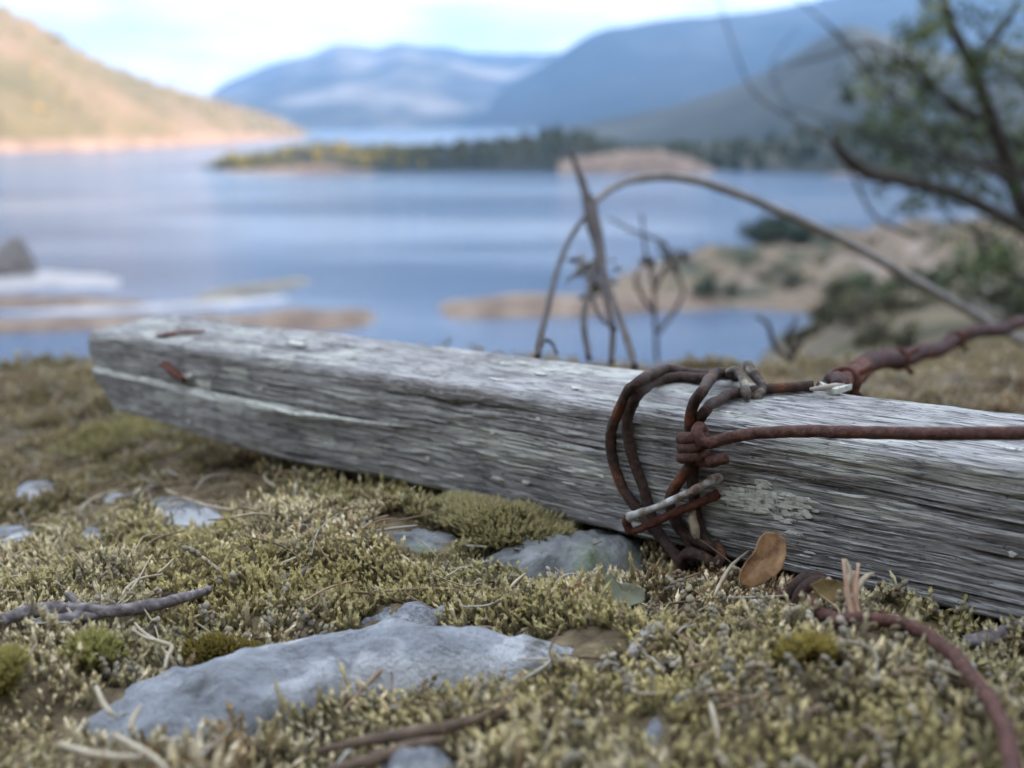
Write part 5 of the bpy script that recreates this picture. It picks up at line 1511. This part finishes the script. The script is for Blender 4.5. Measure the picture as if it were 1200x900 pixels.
def round_bush(px, py, h, w_, Y, label, seed, name='bush', n=26, cols=((1, 1, 1), (1.4, 1.3, 1.0), (0.7, 0.8, 0.8)), cat='bush', group=None):
    rng = np.random.default_rng(seed)
    b = at(px, py, Y)
    root = empty(name, tuple(b))
    tag(root, label, cat, group)
    m_ = MB()
    for k in range(4):
        e = b + np.array([rng.normal(0, w_ * 0.25), rng.normal(0, w_ * 0.2), h * 0.7])
        tube(m_, spline([b - [0, 0, 0.3], b + (e - b) * 0.5 + rng.normal(0, w_ * 0.05, 3), e], 5), [w_ * 0.04, w_ * 0.025, w_ * 0.01], seg=7)
    part(m_, 'trunk', M['tree_bark'], root)
    m_ = MB(); cent, rad_ = [], []
    for k in range(n):
        a = rng.uniform(0, 2 * np.pi); r = w_ / 2 * rng.random() ** 0.5
        t = rng.random()
        cent.append(b + np.array([r * math.cos(a), r * math.sin(a), h * (0.2 + 0.75 * t * (1 - (2 * r / w_) ** 2 * 0.6))])); rad_.append(w_ * rng.uniform(0.10, 0.2))
    leaf_cloud(m_, cent, rad_, 70, w_ * 0.05, rng, cols)
    part(m_, 'crown', M['shrub'], root, smooth=False)


def wy(py):      # distance at which a pixel row meets the water
    return (CZ - WATER_Z) / -tan_el(py)


round_bush(915, 303, 5.0, 8.5, wy(312), 'dark rounded evergreen bush on the far side of the bay', 501)
round_bush(985, 300, 1.6, 4.0, wy(318), 'low grey green shrub right of the dark rounded bush', 502, cols=((2.5, 2.4, 2.2), (3.2, 3.0, 2.6)))
round_bush(1160, 352, 3.0, 2.6, 52, 'upright green bush behind the pine limb at the right', 503, cols=((2, 2.2, 1.5), (1.4, 1.8, 1.2)))
round_bush(1010, 352, 1.5, 3.6, 60, 'olive shrub on the slope above the barbed wire', 504, cols=((3, 2.8, 1.8), (2.2, 2.2, 1.5)))
round_bush(1085, 345, 1.3, 3.2, 56, 'brown heather clump right of the olive shrub', 505, cols=((3.4, 2.4, 1.8), (2.6, 2.0, 1.6)))

rg = np.random.default_rng(808)
for k in range(30):      # clumps of heather on the slope to the right
    px_, Y_2 = rg.uniform(880, 1260), float(np.exp(rg.uniform(math.log(2.2), math.log(26))))
    xw = (px_ - 600) / FPX * Y_2
    zw = float(ground_z(np.array([xw]), np.array([Y_2]))[0])
    py_ = 450 - FPX * math.tan(math.atan((zw - CZ) / Y_2) + PITCH)
    sz = 0.034 * Y_2 * rg.uniform(0.6, 1.4) + 0.05
    o = round_bush(px_, py_, sz * 0.6, sz, Y_2, 'low dark clump of heather on the blurred slope at the right', 900 + k, n=12, name='heather',
                   cols=((3.6, 2.1, 2.2), (2.6, 1.7, 1.7), (5.0, 3.2, 2.8)), cat='heather', group='heather clumps on the slope')

rg = np.random.default_rng(909)
for k in range(40):      # scrub on the low land across the bay
    px_, py_ = rg.uniform(770, 1180), rg.uniform(292, 352)
    sz = rg.uniform(1.5, 4.5)
    round_bush(px_, py_, sz * 0.55, sz, wy(py_ + 6), 'small blurred scrub bush on the low land across the bay', 940 + k, n=10, name='scrub_bush',
               cols=((2.4, 2.0, 1.8), (4.0, 3.0, 2.5), (1.5, 1.5, 1.4)), cat='bush', group='scrub bushes across the bay')

# boulders by the water
def boulder(px, py, w_, h, Y, label, seed, mat='far_rock'):
    b = at(px, py, Y)
    an = np.linspace(0, 2 * np.pi, 40, endpoint=False); V = []
    for t in np.linspace(0, 1, 16):
        e = t * math.pi * 0.5
        x = w_ / 2 * math.cos(e) * np.cos(an); y = w_ / 2 * math.cos(e) * np.sin(an); z = h * math.sin(e) + 0 * an
        n_ = 0.72 + 0.56 * fbm(x / w_ * 4 + 9, y / w_ * 4 + 9, z / w_ * 4 + seed, seed, 4)
        V.append(np.stack([x * n_, y * n_, z * n_], 1))
    low = V[0].copy(); low[:, 2] -= h * 0.4
    m_ = MB(); m_.add(np.vstack([low] + V), grid_faces(17, 40, True))
    o = m_.build('boulder', M[mat]); o.location = b
    return tag(o, label, 'boulder')


boulder(18, 322, 4.2, 3.3, wy(322), 'dark boulder standing in the shallows at the left edge', 601)
boulder(1120, 318, 4.5, 1.6, wy(330), 'pale boulder on the far side of the bay at the right', 602, 'warm_shore')
boulder(940, 330, 4.0, 1.2, wy(335), 'low grey boulder below the dark rounded bush', 603)
boulder(1040, 300, 6.0, 1.6, wy(305), 'long pale boulder near the tip of the arched stem', 604, 'warm_shore')

# ------------------------------------------------------------------ haze
mb = MB()
x0, x1, y0, y1, z0, z1 = -3500, 4600, -700, 5300, WATER_Z - 4, 430
c = np.array([[x, y, z] for z in (z0, z1) for y in (y0, y1) for x in (x0, x1)], float)
mb.add(c, [[0, 2, 3, 1], [4, 5, 7, 6], [0, 1, 5, 4], [2, 6, 7, 3], [0, 4, 6, 2], [1, 3, 7, 5]])
hm = mat_new('haze')
N, LK = nodes_of(hm.node_tree)
pv = N('ShaderNodeVolumePrincipled', Density=0.00022)
pv.inputs['Color'].default_value = (0.22, 0.49, 1.0, 1)
pv.inputs['Anisotropy'].default_value = 0.2
o = N('ShaderNodeOutputMaterial'); LK(pv.outputs[0], o.inputs['Volume'])
tag(mb.build('haze', hm, smooth=False), kind='stuff')
